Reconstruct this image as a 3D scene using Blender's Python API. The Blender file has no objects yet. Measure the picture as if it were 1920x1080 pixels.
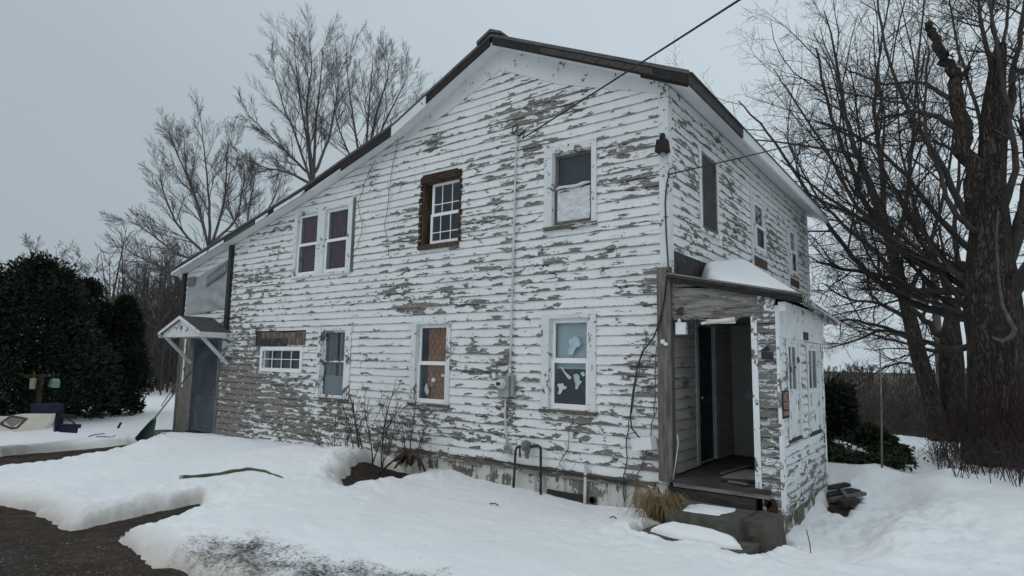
import bpy, bmesh, math, random, zlib
import numpy as np
from mathutils import Vector, Matrix, noise as mnoise
random.seed(7); RNG = np.random.default_rng(7)
S = bpy.context.scene
COL = S.collection
PI = math.pi
R = math.radians

# ------------------------------------------------------------------ survey of the place
# camera solved from the vanishing points of the house walls; the gable stands in the plane y = 0,
# the entrance side in the plane x = 0, their common corner is the origin, metres, z up
F = 1148.51
CAM = np.array([3.348, -8.176, 1.841])
_v1 = np.array([-590., 652.]) - [960, 540]; _v2 = np.array([1822., 692.]) - [960, 540]
_d1 = np.array([*_v1, F]); _d1 /= np.linalg.norm(_d1)
_d2 = np.array([*_v2, F]); _d2 -= _d1 * (_d1 @ _d2); _d2 /= np.linalg.norm(_d2)
RC = np.stack([-_d1, _d2, np.cross(-_d1, _d2)], 1)      # camera = RC @ world (x right, y down, z forward)

def _on(px, py, ax, v):
    r = RC.T @ np.array([px - 960, py - 540, F]); t = (v - CAM[ax]) / r[ax]
    return CAM + t * r
def gp(px, py, y=0.0): return _on(px, py, 1, y)          # on a plane parallel to the gable
def sp(px, py, x=0.0): return _on(px, py, 0, x)          # on a plane parallel to the entrance side
def hp(px, py, z=0.0): return _on(px, py, 2, z)          # on level ground
def dp(px, py, dist):                                     # at a horizontal distance from the tripod
    r = RC.T @ np.array([px - 960, py - 540, F]); return CAM + r * (dist / math.hypot(r[0], r[1]))

cam = bpy.data.cameras.new('camera'); camo = bpy.data.objects.new('camera', cam); COL.objects.link(camo)
M = Matrix((RC[0], -RC[1], -RC[2])).transposed().to_4x4(); M.translation = Vector(CAM)
camo.matrix_world = M; cam.sensor_width = 36; cam.lens = F / 1920 * 36; cam.clip_end = 4000; cam.clip_start = .05
S.camera = camo

# ------------------------------------------------------------------ naming, hierarchy
LOC = {}
def tag(o, label=None, cat=None, group=None, kind=None):
    if label: o['label'] = label
    if cat: o['category'] = cat
    if group: o['group'] = group
    if kind: o['kind'] = kind
    return o
def thing(name, loc, label, cat, group=None):
    o = bpy.data.objects.new(name, None); COL.objects.link(o); o.location = loc; o.empty_display_size = .1
    LOC[o.name] = np.array(loc, float); tag(o, label, cat, group); return o

class MB:
    def __init__(s): s.v = []; s.f = []; s.sm = []; s.uv = {}; s.attr = []; s.attrname = None
    def add(s, vs, fs, smooth=False):
        b = len(s.v); s.v.extend([tuple(map(float, p)) for p in vs])
        for f in fs: s.f.append(tuple(i + b for i in f)); s.sm.append(smooth)
        return b
    def box(s, x0, x1, y0, y1, z0, z1):
        s.add([(x0,y0,z0),(x1,y0,z0),(x1,y1,z0),(x0,y1,z0),(x0,y0,z1),(x1,y0,z1),(x1,y1,z1),(x0,y1,z1)],
              [(0,3,2,1),(4,5,6,7),(0,1,5,4),(1,2,6,5),(2,3,7,6),(3,0,4,7)])
    def hexa(s, p):      # eight corners: lower ring of four, upper ring of four
        s.add(p, [(0,3,2,1),(4,5,6,7),(0,1,5,4),(1,2,6,5),(2,3,7,6),(3,0,4,7)])
    def bar(s, a, b, w, h, up=(0,0,1), jit=0.0):   # rectangular bar from a to b
        a = Vector(a); b = Vector(b); d = (b - a).normalized(); u = Vector(up)
        sd = d.cross(u)
        if sd.length < 1e-4: sd = d.cross(Vector((1,0,0)))
        sd.normalize(); u = sd.cross(d).normalized()
        sd = sd * w / 2; u = u * h / 2
        r = lambda: Vector((random.uniform(-jit,jit),)*3)
        s.hexa([a-sd-u+r(), a+sd-u+r(), b+sd-u+r(), b-sd-u+r(), a-sd+u+r(), a+sd+u+r(), b+sd+u+r(), b-sd+u+r()])
    def tube(s, pts, rad, n=8, cap=True, smooth=True):
        pts = [Vector(p) for p in pts]; m = len(pts)
        if not hasattr(rad, '__len__'): rad = [rad] * m
        ref = Vector((0.31,0.17,0.93)); vs = []; prev = None
        for i, p in enumerate(pts):
            d = (pts[min(i+1,m-1)] - pts[max(i-1,0)])
            if d.length < 1e-9: d = Vector((0,0,1))
            d.normalize()
            if prev is None:
                a = d.cross(ref)
                if a.length < .05: a = d.cross(Vector((1,0,0)))
            else:
                a = prev - d * prev.dot(d)
                if a.length < 1e-6: a = d.cross(ref)
            a.normalize(); prev = a; b = d.cross(a)
            for k in range(n):
                t = 2*PI*k/n; vs.append(p + (a*math.cos(t) + b*math.sin(t)) * rad[i])
        fs = [(i*n+k, i*n+(k+1)%n, (i+1)*n+(k+1)%n, (i+1)*n+k) for i in range(m-1) for k in range(n)]
        if cap: fs += [tuple(range(n))[::-1], tuple(range((m-1)*n, m*n))]
        s.add(vs, fs, smooth)
    def twig(s, pts, rads):
        d = pts[-1] - pts[0]; a = d.cross(Vector((.31,.17,.93)))
        if a.length < 1e-6: a = Vector((1,0,0))
        a.normalize(); b = d.cross(a).normalized(); o1 = a; o2 = a*-.5 + b*.866; o3 = a*-.5 - b*.866; base = len(s.v)
        for p, r in zip(pts, rads): s.v += [tuple(p+o1*r), tuple(p+o2*r), tuple(p+o3*r)]
        for i in range(len(pts)-1):
            q = base + 3*i
            for k in range(3): s.f.append((q+k, q+(k+1)%3, q+3+(k+1)%3, q+3+k)); s.sm.append(True)
    def lathe(s, c, axis, prof, n=20, smooth=True):   # prof: (distance along axis, radius)
        ax = Vector(axis).normalized(); c = Vector(c)
        s.tube([c + ax*h for h, _ in prof], [max(r, .0005) for _, r in prof], n, True, smooth)
    def prism(s, poly, off):       # planar outline given thickness along off
        n = len(poly); o = Vector(off)
        s.add([Vector(p) for p in poly] + [Vector(p)+o for p in poly],
              [tuple(range(n))[::-1], tuple(range(n, 2*n))] + [(i,(i+1)%n,(i+1)%n+n,i+n) for i in range(n)])
    def grid(s, P, smooth=True):   # P[i][j] points
        n = len(P); m = len(P[0])
        s.add([p for row in P for p in row], [(i*m+j,i*m+j+1,(i+1)*m+j+1,(i+1)*m+j) for i in range(n-1) for j in range(m-1)], smooth)
    def build(s, name, mat, parent=None, loc=None, recalc=True):
        if parent is not None: org = LOC[parent.name]
        else: org = np.array(loc if loc is not None else (0,0,0), float)
        me = bpy.data.meshes.new(name)
        V = np.array(s.v, float).reshape(-1, 3) - org
        me.from_pydata(V.tolist(), [], s.f)
        me.polygons.foreach_set('use_smooth', s.sm)
        if s.uv:
            lay = me.uv_layers.new(name='UVMap'); li = np.empty(len(me.loops), np.int32); me.loops.foreach_get('vertex_index', li)
            uva = np.zeros((len(s.v), 2)); idx = np.array(list(s.uv.keys())); uva[idx] = np.array(list(s.uv.values()))
            lay.data.foreach_set('uv', uva[li].ravel())
        if s.attrname:
            a = me.attributes.new(s.attrname, 'FLOAT', 'POINT'); arr = np.zeros(len(s.v)); arr[:len(s.attr)] = s.attr
            a.data.foreach_set('value', arr)
        if recalc:
            bm = bmesh.new(); bm.from_mesh(me); bmesh.ops.recalc_face_normals(bm, faces=bm.faces); bm.to_mesh(me); bm.free()
        me.materials.append(mat); me.update()
        o = bpy.data.objects.new(name, me); COL.objects.link(o)
        if parent is not None: o.parent = parent; LOC[o.name] = org
        else: o.location = org; LOC[o.name] = org
        return o

# ------------------------------------------------------------------ materials
def new_mat(name):
    m = bpy.data.materials.new(name); m.use_nodes = True; nt = m.node_tree
    return m, nt, nt.nodes['Principled BSDF']
class NT:
    def __init__(s, nt): s.nt = nt
    def n(s, t, **kw):
        x = s.nt.nodes.new(t)
        for k, v in kw.items():
            if k in x.inputs: x.inputs[k].default_value = v
            else: setattr(x, k, v)
        return x
    def l(s, a, b): s.nt.links.new(a, b)
    def coord(s, scale=(1,1,1), kind='Object', rot=(0,0,0)):
        t = s.n('ShaderNodeTexCoord'); mp = s.n('ShaderNodeMapping'); mp.inputs['Scale'].default_value = scale; mp.inputs['Rotation'].default_value = rot
        s.l(t.outputs[kind], mp.inputs['Vector']); return mp.outputs['Vector']
    def noise(s, vec, scale=1, detail=4, rough=.55, dist=0):
        x = s.n('ShaderNodeTexNoise'); x.inputs['Scale'].default_value = scale; x.inputs['Detail'].default_value = detail
        x.inputs['Roughness'].default_value = rough; x.inputs['Distortion'].default_value = dist
        s.l(vec, x.inputs['Vector']); return x.outputs['Fac']
    def ramp(s, fac, stops, interp='LINEAR'):
        x = s.n('ShaderNodeValToRGB'); cr = x.color_ramp; cr.interpolation = interp
        while len(cr.elements) < len(stops): cr.elements.new(.5)
        for e, (p, c) in zip(cr.elements, stops):
            e.position = p; e.color = (*c, 1) if hasattr(c, '__len__') else (c, c, c, 1)
        s.l(fac, x.inputs['Fac']); return x.outputs['Color']
    def math(s, op, a, b=None, c=None):
        x = s.n('ShaderNodeMath', operation=op)
        for i, v in enumerate((a, b, c)):
            if v is None: continue
            if isinstance(v, (int, float)): x.inputs[i].default_value = v
            else: s.l(v, x.inputs[i])
        return x.outputs[0]
    def step(s, v, lo, hi):
        x = s.n('ShaderNodeMapRange', interpolation_type='SMOOTHSTEP')
        x.inputs['From Min'].default_value = lo; x.inputs['From Max'].default_value = hi; s.l(v, x.inputs['Value']); return x.outputs['Result']
    def mix(s, fac, a, b, blend='MIX'):
        x = s.n('ShaderNodeMix', data_type='RGBA', blend_type=blend)
        for sock, v in ((x.inputs['Factor'], fac), (x.inputs[6], a), (x.inputs[7], b)):
            if isinstance(v, (int, float)): sock.default_value = v
            elif isinstance(v, tuple): sock.default_value = (*v, 1)
            else: s.l(v, sock)
        return x.outputs[2]
    def bump(s, h, strength=.5, dist=.01):
        x = s.n('ShaderNodeBump'); x.inputs['Strength'].default_value = strength; x.inputs['Distance'].default_value = dist
        s.l(h, x.inputs['Height']); return x.outputs['Normal']

def surf(name, c1, c2, scale=4, stretch=(1,1,1), rough=.8, bump=.3, bdist=.01, metal=0, detail=5, c3=None, spec=.3):
    m, nt, p = new_mat(name); k = NT(nt)
    v = k.coord(stretch); f = k.noise(v, scale, detail, .62)
    col = k.ramp(f, [(.3, c1), (.7, c2)] if c3 is None else [(.25, c1), (.5, c2), (.75, c3)])
    k.l(col, p.inputs['Base Color']); p.inputs['Roughness'].default_value = rough; p.inputs['Metallic'].default_value = metal
    p.inputs['Specular IOR Level'].default_value = spec
    if bump: k.l(k.bump(k.noise(v, scale*3, 4, .6), bump, bdist), p.inputs['Normal'])
    return m

def wood_colour(k, vec):
    g = k.noise(vec, 1, 5, .65)
    return k.ramp(g, [(.28, (.045,.042,.038)), (.48, (.135,.129,.12)), (.74, (.29,.278,.258))])

def siding_mat(name, paint=(.70,.72,.725), thr=.0, dirt=.25, fleck=.5, tint=(.16,.13,.10), seed=0.0):
    """clapboard paint flaking off grey wood: uv.x runs along the board in metres, uv.y 0..1 up its face; 'peel' says how far gone it is"""
    m, nt, p = new_mat(name); k = NT(nt)
    t = k.n('ShaderNodeTexCoord'); mp = k.n('ShaderNodeMapping'); mp.inputs['Scale'].default_value = (2.0,1.0,1); mp.inputs['Location'].default_value = (seed, seed*.7, seed)
    k.l(t.outputs['UV'], mp.inputs['Vector']); n1 = k.noise(mp.outputs['Vector'], 1.6, 5, .55, .35)
    mp2 = k.n('ShaderNodeMapping'); mp2.inputs['Scale'].default_value = (8.5,2.6,1); k.l(t.outputs['UV'], mp2.inputs['Vector']); n2 = k.noise(mp2.outputs['Vector'], 1.7, 4, .6, .3)
    mp3 = k.n('ShaderNodeMapping'); mp3.inputs['Scale'].default_value = (19,5.5,1); k.l(t.outputs['UV'], mp3.inputs['Vector']); n3 = k.noise(mp3.outputs['Vector'], 2, 3, .6, .4)
    sep = k.n('ShaderNodeSeparateXYZ'); k.l(t.outputs['UV'], sep.inputs[0])
    at = k.n('ShaderNodeAttribute', attribute_name='peel')
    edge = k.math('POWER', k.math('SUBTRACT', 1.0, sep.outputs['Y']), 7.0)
    a = k.math('ADD', k.math('MULTIPLY', n1, .80), k.math('MULTIPLY', n2, .20)); a = k.math('ADD', a, k.math('MULTIPLY', k.math('SUBTRACT', .5, sep.outputs['Y']), .085))
    a = k.math('ADD', a, k.math('MULTIPLY', at.outputs['Fac'], .215))
    a = k.math('ADD', a, k.math('MULTIPLY', edge, .06))
    a = k.math('ADD', a, thr - .026)
    big = k.step(a, .598, .612)
    sp_ = k.math('ADD', n3, k.math('MULTIPLY', at.outputs['Fac'], .12*fleck + .02))
    small = k.step(sp_, .69 - .03*fleck, .715 - .03*fleck)
    mp4 = k.n('ShaderNodeMapping'); mp4.inputs['Scale'].default_value = (4.2,5.5,1); k.l(t.outputs['UV'], mp4.inputs['Vector'])
    rem = k.step(k.noise(mp4.outputs['Vector'], 1.6, 4, .65, .4), .565, .60)                     # flecks of paint still hanging on
    big = k.math('MULTIPLY', big, k.math('SUBTRACT', 1.0, k.math('MULTIPLY', rem, .92)))
    bare = k.math('MAXIMUM', big, small)
    mpg = k.n('ShaderNodeMapping'); mpg.inputs['Scale'].default_value = (1.6,11,1); k.l(t.outputs['UV'], mpg.inputs['Vector'])
    wood = wood_colour(k, mpg.outputs['Vector'])
    warm = k.step(k.noise(mp.outputs['Vector'], .45, 3, .5), .52, .66)
    wood = k.mix(k.math('MULTIPLY', warm, .45), wood, tint)
    wood = k.mix(k.math('MULTIPLY', k.step(at.outputs['Fac'], .72, 1.05), .6), wood, (.235,.205,.165))      # long-bare boards silvered and tan
    wood = k.mix(k.math('MULTIPLY', k.step(sep.outputs['Y'], .55, .98), .62), wood, (.03,.028,.026))      # shadow of the lap above painted in, with old grime
    ob = k.coord((1,1,1)); d = k.noise(ob, 1.1, 5, .6); d2 = k.noise(ob, 9, 4, .6)
    pc = k.mix(k.math('MULTIPLY', k.step(d, .4, .75), dirt), paint, tuple(c*f for c, f in zip(paint, (.62,.62,.60))))
    pc = k.mix(k.math('MULTIPLY', k.step(d2, .42, .72), .22), pc, tuple(c*.72 for c in paint))
    # greyed, thin old paint around the flakes
    thin = k.step(a, .52, .61); pc = k.mix(k.math('MULTIPLY', thin, .12), pc, tuple(c*f for c, f in zip(paint, (.62,.61,.58))))
    pc = k.mix(k.math('MULTIPLY', k.step(k.math('ADD', edge, k.math('MULTIPLY', k.math('SUBTRACT', n2, .5), .9)), .50, .80), .62), pc, (.115,.118,.118))      # drip-edge grime, darkened to paint in the lap shadow line
    k.l(k.mix(bare, pc, wood), p.inputs['Base Color'])
    p.inputs['Roughness'].default_value = .62; p.inputs['Specular IOR Level'].default_value = .25
    h = k.math('SUBTRACT', k.math('MULTIPLY', d2, .25), bare)
    k.l(k.bump(h, .9, .006), p.inputs['Normal'])
    return m

def trim_mat(name, paint=(.72,.74,.745), amount=.0, stretch=(1,1,1), wood2=(.16,.14,.12)):
    """painted board, paint failing in patches"""
    m, nt, p = new_mat(name); k = NT(nt); v = k.coord(stretch)
    a = k.math('ADD', k.math('MULTIPLY', k.noise(v, 5, 6, .65, .3), .7), k.math('MULTIPLY', k.noise(v, 22, 4, .6), .3))
    bare = k.step(k.math('ADD', a, amount), .60, .62)
    wood = k.ramp(k.noise(v, 16, 4, .6), [(.3, (.06,.055,.05)), (.7, tuple(c*1.5 for c in wood2))])
    pc = k.mix(k.math('MULTIPLY', k.step(k.noise(v, 2.3, 4, .6), .4, .8), .35), paint, tuple(c*.62 for c in paint))
    k.l(k.mix(bare, pc, wood), p.inputs['Base Color']); p.inputs['Roughness'].default_value = .6; p.inputs['Specular IOR Level'].default_value = .25
    k.l(k.bump(k.math('SUBTRACT', 0.0, bare), .7, .004), p.inputs['Normal'])
    return m

MT = {}
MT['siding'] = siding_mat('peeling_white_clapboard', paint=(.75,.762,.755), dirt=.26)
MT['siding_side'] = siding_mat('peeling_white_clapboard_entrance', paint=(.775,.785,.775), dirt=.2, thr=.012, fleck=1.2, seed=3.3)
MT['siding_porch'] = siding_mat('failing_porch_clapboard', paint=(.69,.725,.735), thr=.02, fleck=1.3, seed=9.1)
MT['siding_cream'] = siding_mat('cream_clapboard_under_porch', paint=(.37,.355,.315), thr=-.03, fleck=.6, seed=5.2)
MT['trim'] = trim_mat('white_trim_paint', (.66,.68,.685), amount=.035)
MT['trim_worst'] = trim_mat('bare_sill_board', (.52,.52,.50), amount=.17, stretch=(.5,1,2), wood2=(.10,.085,.065))
MT['trim_rot'] = trim_mat('rotted_eave_paint', (.50,.51,.50), amount=.13, stretch=(2,5,3), wood2=(.05,.035,.025))
MT['trim_clean'] = trim_mat('white_frieze_paint', (.66,.675,.675), amount=.012)
MT['trim_bad'] = trim_mat('failing_trim_paint', amount=.07)
MT['vinyl'] = surf('white_vinyl', (.74,.76,.77), (.82,.83,.83), 3, rough=.4, bump=0)
MT['soffit'] = surf('white_soffit', (.66,.68,.685), (.76,.775,.78), 1.6, rough=.55, bump=.1)
MT['dark_fascia'] = surf('weathered_dark_fascia', (.009,.008,.008), (.032,.028,.027), 3, (3,3,14), .85, .5, .006)
MT['grey_fascia'] = surf('weathered_grey_fascia', (.022,.019,.018), (.085,.075,.07), 3, (3,3,14), .85, .5, .006)
MT['metal_roof'] = surf('grey_metal_roofing', (.10,.105,.11), (.17,.175,.18), 1.4, rough=.45, bump=.08, metal=.4)
MT['roof_edge'] = surf('dark_roof_edge', (.045,.047,.05), (.10,.10,.105), 3, rough=.5, bump=.1, metal=.3)
MT['shingle'] = surf('old_asphalt_shingle', (.028,.03,.032), (.10,.10,.10), 14, (1,1,1), .9, .6, .01)
MT['grey_wood'] = surf('grey_weathered_wood', (.055,.05,.047), (.19,.175,.16), 2.4, (7,7,1), .9, .7, .006)
MT['grey_wood_h'] = surf('grey_weathered_boards', (.05,.045,.042), (.21,.195,.18), 2.2, (1.2,1,9), .9, .7, .008, c3=(.27,.255,.24))
def beam_mat():
    m, nt, p = new_mat('rotting_grey_beam'); k = NT(nt); v = k.coord((1.2,1,11)); n = k.noise(v, 2.4, 6, .7, .5)
    col = k.ramp(n, [(.28, (.03,.027,.025)), (.42, (.16,.148,.138)), (.6, (.30,.285,.27)), (.8, (.42,.41,.395))])
    r_ = k.step(k.noise(k.coord((1.6,1,4.2)), 2.6, 5, .62), .56, .63); sx = k.n('ShaderNodeSeparateXYZ'); tcx = k.n('ShaderNodeTexCoord'); k.l(tcx.outputs['Object'], sx.inputs[0])
    r_ = k.math('MULTIPLY', r_, k.step(sx.outputs['X'], 8.1, 7.2)); col = k.mix(k.math('MULTIPLY', r_, .85), col, k.ramp(k.noise(v, 9, 4, .6), [(.3, (.008,.006,.005)), (.7, (.075,.038,.027))]))
    fl = k.step(k.noise(k.coord((2,1,7)), 4.2, 4, .6), .66, .68); col = k.mix(k.math('MULTIPLY', fl, .8), col, (.62,.64,.65))
    k.l(col, p.inputs['Base Color']); p.inputs['Roughness'].default_value = .9; p.inputs['Specular IOR Level'].default_value = .15; k.l(k.bump(k.noise(v, 5, 5, .7), .9, .02), p.inputs['Normal']); return m
MT['beam'] = beam_mat()
MT['rot'] = surf('rotten_red_brown_wood', (.012,.009,.007), (.085,.045,.03), 5, (1,1,4), .95, .8, .01)
MT['brown_wood'] = surf('bare_brown_lumber', (.035,.024,.016), (.12,.082,.056), 4, (3,3,1), .85, .5, .005)
MT['tarpaper'] = surf('black_tar_paper', (.008,.008,.009), (.045,.042,.04), 6, (1,3,1), .9, .6, .01, c3=(.12,.11,.095))
MT['black_strip'] = surf('black_batten', (.012,.012,.014), (.035,.035,.038), 5, rough=.6, bump=.2)
MT['sheathing'] = surf('dark_sheathing', (.03,.028,.026), (.07,.065,.06), 5, rough=.95, bump=0)
MT['interior'] = surf('dim_plaster', (.10,.095,.09), (.16,.155,.15), 2, rough=.95, bump=0)
def concrete_mat(name, c, moss=.0, paint=None, pthr=.45):
    m, nt, p = new_mat(name); k = NT(nt); v = k.coord()
    col = k.ramp(k.noise(v, 3.5, 7, .68), [(.25, tuple(x*.45 for x in c)), (.5, c), (.78, tuple(min(1, x*1.35) for x in c))])
    if moss: col = k.mix(k.math('MULTIPLY', k.step(k.noise(v, 2.6, 5, .6), .46, .62), moss), col, (.055,.058,.022))
    if paint:
        a = k.math('ADD', k.math('MULTIPLY', k.noise(v, 1.7, 6, .66, .2), .7), k.math('MULTIPLY', k.noise(k.coord((3,3,.6)), 4, 5, .6), .3))
        col = k.mix(k.step(a, pthr, pthr+.025), col, paint)
        st = k.noise(k.coord((6,6,.35)), 1.3, 4, .6)
        col = k.mix(k.math('MULTIPLY', k.step(st, .48, .68), .65), col, (.11,.095,.072))
    k.l(col, p.inputs['Base Color']); p.inputs['Roughness'].default_value = .9; p.inputs['Specular IOR Level'].default_value = .2
    k.l(k.bump(k.noise(v, 7, 7, .7), .7, .02), p.inputs['Normal']); return m
MT['foundation'] = concrete_mat('painted_foundation', (.17,.155,.13), .3, (.52,.52,.49), .47)
MT['porch_found'] = concrete_mat('stained_porch_foundation', (.14,.13,.105), .75, (.55,.57,.56), .50)
MT['concrete'] = concrete_mat('damp_old_concrete', (.10,.094,.084), .35)
MT['floor_boards'] = surf('worn_porch_floor', (.025,.022,.02), (.085,.078,.07), 3, (1,6,1), .8, .4, .006)
MT['canvas_grey'] = surf('pale_grey_mat', (.22,.225,.23), (.32,.325,.33), 4, rough=.7, bump=.2)
def glass_mat(name, tint=(.80,.84,.86), refl=.09, dirt=.05):
    m, nt, p = new_mat(name); k = NT(nt); nt.nodes.remove(p); out = nt.nodes['Material Output']
    tr = k.n('ShaderNodeBsdfTransparent'); tr.inputs[0].default_value = (*tint, 1)
    gl = k.n('ShaderNodeBsdfGlossy'); gl.inputs['Color'].default_value = (.95,.97,1,1); gl.inputs['Roughness'].default_value = .04
    df = k.n('ShaderNodeBsdfDiffuse'); df.inputs['Color'].default_value = (.30,.31,.31,1)
    fr = k.n('ShaderNodeLayerWeight'); fr.inputs['Blend'].default_value = .5
    v = k.coord(); wob = k.bump(k.noise(v, 1.6, 2, .5), .12, .05); k.l(wob, gl.inputs['Normal'])
    f = k.math('ADD', k.math('MULTIPLY', k.math('POWER', fr.outputs['Facing'], 5.0), .6), refl*.42)
    a = k.n('ShaderNodeMixShader'); k.l(f, a.inputs[0]); k.l(tr.outputs[0], a.inputs[1]); k.l(gl.outputs[0], a.inputs[2])
    b = k.n('ShaderNodeMixShader'); k.l(k.math('MULTIPLY', k.step(k.noise(v, 3, 6, .65), .42, .8), dirt), b.inputs[0]); k.l(a.outputs[0], b.inputs[1]); k.l(df.outputs[0], b.inputs[2])
    k.l(b.outputs[0], out.inputs['Surface']); return m
MT['glass'] = glass_mat('window_glass')
MT['glass_dusty'] = glass_mat('dusty_window_glass', (.55,.57,.58), .05, .16)
def screen_mat():
    m, nt, p = new_mat('dusty_insect_screen'); k = NT(nt); nt.nodes.remove(p); tr = k.n('ShaderNodeBsdfTransparent'); df = k.n('ShaderNodeBsdfDiffuse'); ms = k.n('ShaderNodeMixShader')
    k.l(k.ramp(k.noise(k.coord(), 2.2, 4, .6), [(.3, (.06,.062,.066)), (.75, (.13,.132,.138))]), df.inputs['Color']); ms.inputs[0].default_value = .62; k.l(tr.outputs[0], ms.inputs[1]); k.l(df.outputs[0], ms.inputs[2]); k.l(ms.outputs[0], nt.nodes['Material Output'].inputs['Surface']); return m
MT['screen'] = screen_mat()
MT['curtain_red'] = surf('burgundy_curtain', (.055,.016,.026), (.19,.045,.07), 3, (5,5,1), .95, .2)
MT['curtain_grey'] = surf('grey_curtain', (.13,.13,.128), (.30,.30,.29), 3, (5,5,1), .95, .2)
MT['curtain_white'] = surf('thin_white_curtain', (.27,.28,.29), (.38,.39,.41), 3, (6,6,1), .95, .2)
MT['plastic_sheet'] = surf('milky_plastic_sheet', (.55,.565,.58), (.76,.77,.785), 7, (1,1,2), .45, .8, .03)
MT['blind'] = surf('white_blind_slats', (.78,.83,.81), (.86,.90,.88), 3, rough=.5, bump=0)
def brown_pattern():
    m, nt, p = new_mat('brown_patterned_cloth'); k = NT(nt)
    v = k.coord((11,1,7), rot=(0,R(45),0)); ch = k.n('ShaderNodeTexWave', wave_type='BANDS', bands_direction='X'); ch.inputs['Scale'].default_value = .32; ch.inputs['Distortion'].default_value = 1.2
    k.l(v, ch.inputs['Vector']); c2 = k.n('ShaderNodeTexWave', wave_type='BANDS', bands_direction='Z'); c2.inputs['Scale'].default_value = .32; c2.inputs['Distortion'].default_value = 1.2; k.l(v, c2.inputs['Vector'])
    f = k.math('MULTIPLY', ch.outputs['Fac'], c2.outputs['Fac']); f = k.math('ADD', k.math('MULTIPLY', f, .35), k.math('MULTIPLY', k.noise(k.coord((1,1,1)), 7, 4, .6), .75))
    k.l(k.ramp(f, [(.2, (.22,.066,.022)), (.5, (.46,.165,.060)), (.85, (.66,.33,.15))]), p.inputs['Base Color']); p.inputs['Roughness'].default_value = .9
    return m
MT['brown_cloth'] = brown_pattern()
MT['sticker'] = surf('pale_paper_cutout', (.42,.48,.49), (.60,.64,.65), 9, rough=.6, bump=0)
MT['sticker_blue'] = surf('blue_paper_cutout', (.26,.38,.43), (.50,.60,.63), 8, rough=.6, bump=0)
MT['sticker_cream'] = surf('cream_paper_cutout', (.62,.55,.45), (.74,.68,.6), 9, rough=.6, bump=0)
MT['door_navy'] = surf('dark_navy_door', (.010,.013,.022), (.026,.032,.05), 3, rough=.4, bump=.1)
MT['door_grey'] = surf('grey_blue_storm_door', (.05,.06,.068), (.095,.11,.12), 2.2, rough=.5, bump=.1)
MT['door_frame_grey'] = surf('dull_grey_door_frame', (.08,.085,.09), (.20,.21,.215), 3, (3,3,1), .7, .3, .004)
MT['plank_panel'] = surf('bleached_vertical_planks', (.075,.066,.056), (.23,.215,.19), 3, (8,8,1.2), .9, .6, .006)
MT['board_patch'] = surf('brown_board_patch', (.06,.045,.034), (.22,.185,.15), 5, (3,1,1), .9, .5, .006)
MT['plaster_panel'] = surf('off_white_porch_panel', (.27,.27,.255), (.36,.36,.345), 1.5, rough=.8, bump=.1)
MT['wrap'] = surf('wrinkled_house_wrap', (.27,.285,.29), (.38,.395,.40), 2, rough=.6, bump=.25)
MT['wrap_print'] = surf('house_wrap_print', (.11,.115,.13), (.17,.175,.19), 6, rough=.6, bump=0)
MT['black_plastic'] = surf('black_plastic', (.012,.012,.013), (.03,.03,.032), 8, rough=.5, bump=.1)
MT['cable'] = surf('black_cable_sheath', (.012,.012,.013), (.03,.03,.03), 8, rough=.6, bump=0)
MT['conduit'] = surf('painted_white_conduit', (.42,.43,.43), (.68,.69,.69), 4, (4,4,1), .55, .2)
MT['meter_grey'] = surf('galvanised_meter_box', (.22,.23,.235), (.40,.41,.41), 5, rough=.5, bump=.1, metal=.3)
MT['meter_glass'] = surf('meter_dome', (.45,.47,.48), (.60,.62,.63), 5, rough=.12, bump=0, spec=.6)
MT['iron'] = surf('dark_iron_pipe', (.018,.018,.02), (.06,.06,.062), 9, rough=.55, bump=.3, metal=.3)
MT['rusty'] = surf('grey_rusted_regulator', (.07,.055,.045), (.24,.23,.22), 12, rough=.7, bump=.3)
MT['white_plastic'] = surf('white_plastic', (.62,.64,.65), (.76,.77,.78), 6, rough=.5, bump=.1)
MT['steel'] = surf('dull_steel', (.25,.25,.25), (.45,.45,.44), 9, rough=.4, bump=.1, metal=.8)
MT['tube'] = surf('frosted_tube', (.55,.53,.47), (.70,.68,.62), 5, rough=.3, bump=0)
MT['sign_black'] = surf('black_sign_board', (.008,.007,.008), (.02,.018,.018), 8, rough=.5, bump=0)
MT['sign_orange'] = surf('faded_orange_ink', (.36,.20,.14), (.50,.31,.24), 9, rough=.6, bump=0)
MT['green_plastic'] = surf('dark_green_plastic', (.008,.032,.024), (.02,.065,.048), 5, rough=.4, bump=.1)
MT['green_hose'] = surf('green_hose_pipe', (.035,.052,.022), (.085,.105,.045), 6, rough=.55, bump=.2)
MT['handle_wood'] = surf('grey_tool_handle', (.10,.09,.08), (.22,.205,.18), 6, rough=.7, bump=.1)
MT['cream_panel'] = surf('cream_fibreglass', (.40,.385,.31), (.55,.53,.44), 2, rough=.4, bump=.05)
MT['brown_trim'] = surf('maroon_window_gasket', (.035,.012,.012), (.075,.028,.026), 5, rough=.6, bump=.1)
MT['brown_pane'] = surf('dull_brown_pane', (.10,.085,.08), (.16,.14,.13), 3, rough=.3, bump=0)
MT['navy_metal'] = surf('navy_painted_metal', (.010,.013,.032), (.022,.027,.055), 4, rough=.45, bump=.1)
MT['lumber_dark'] = surf('black_wet_lumber', (.012,.012,.014), (.055,.053,.052), 4, (1,5,5), .8, .4, .006)
MT['lumber_grey'] = surf('grey_wet_lumber', (.07,.068,.066), (.17,.165,.16), 4, (1,5,5), .8, .4, .006)
MT['yellow_plastic'] = surf('yellow_feeder', (.20,.19,.09), (.34,.32,.18), 6, rough=.5, bump=0)
MT['mint_plastic'] = surf('pale_green_feeder', (.10,.18,.155), (.20,.29,.255), 6, rough=.5, bump=0)
MT['gravel_stone'] = surf('driveway_stones', (.045,.04,.036), (.20,.185,.17), 11, rough=.85, bump=.2)
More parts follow.
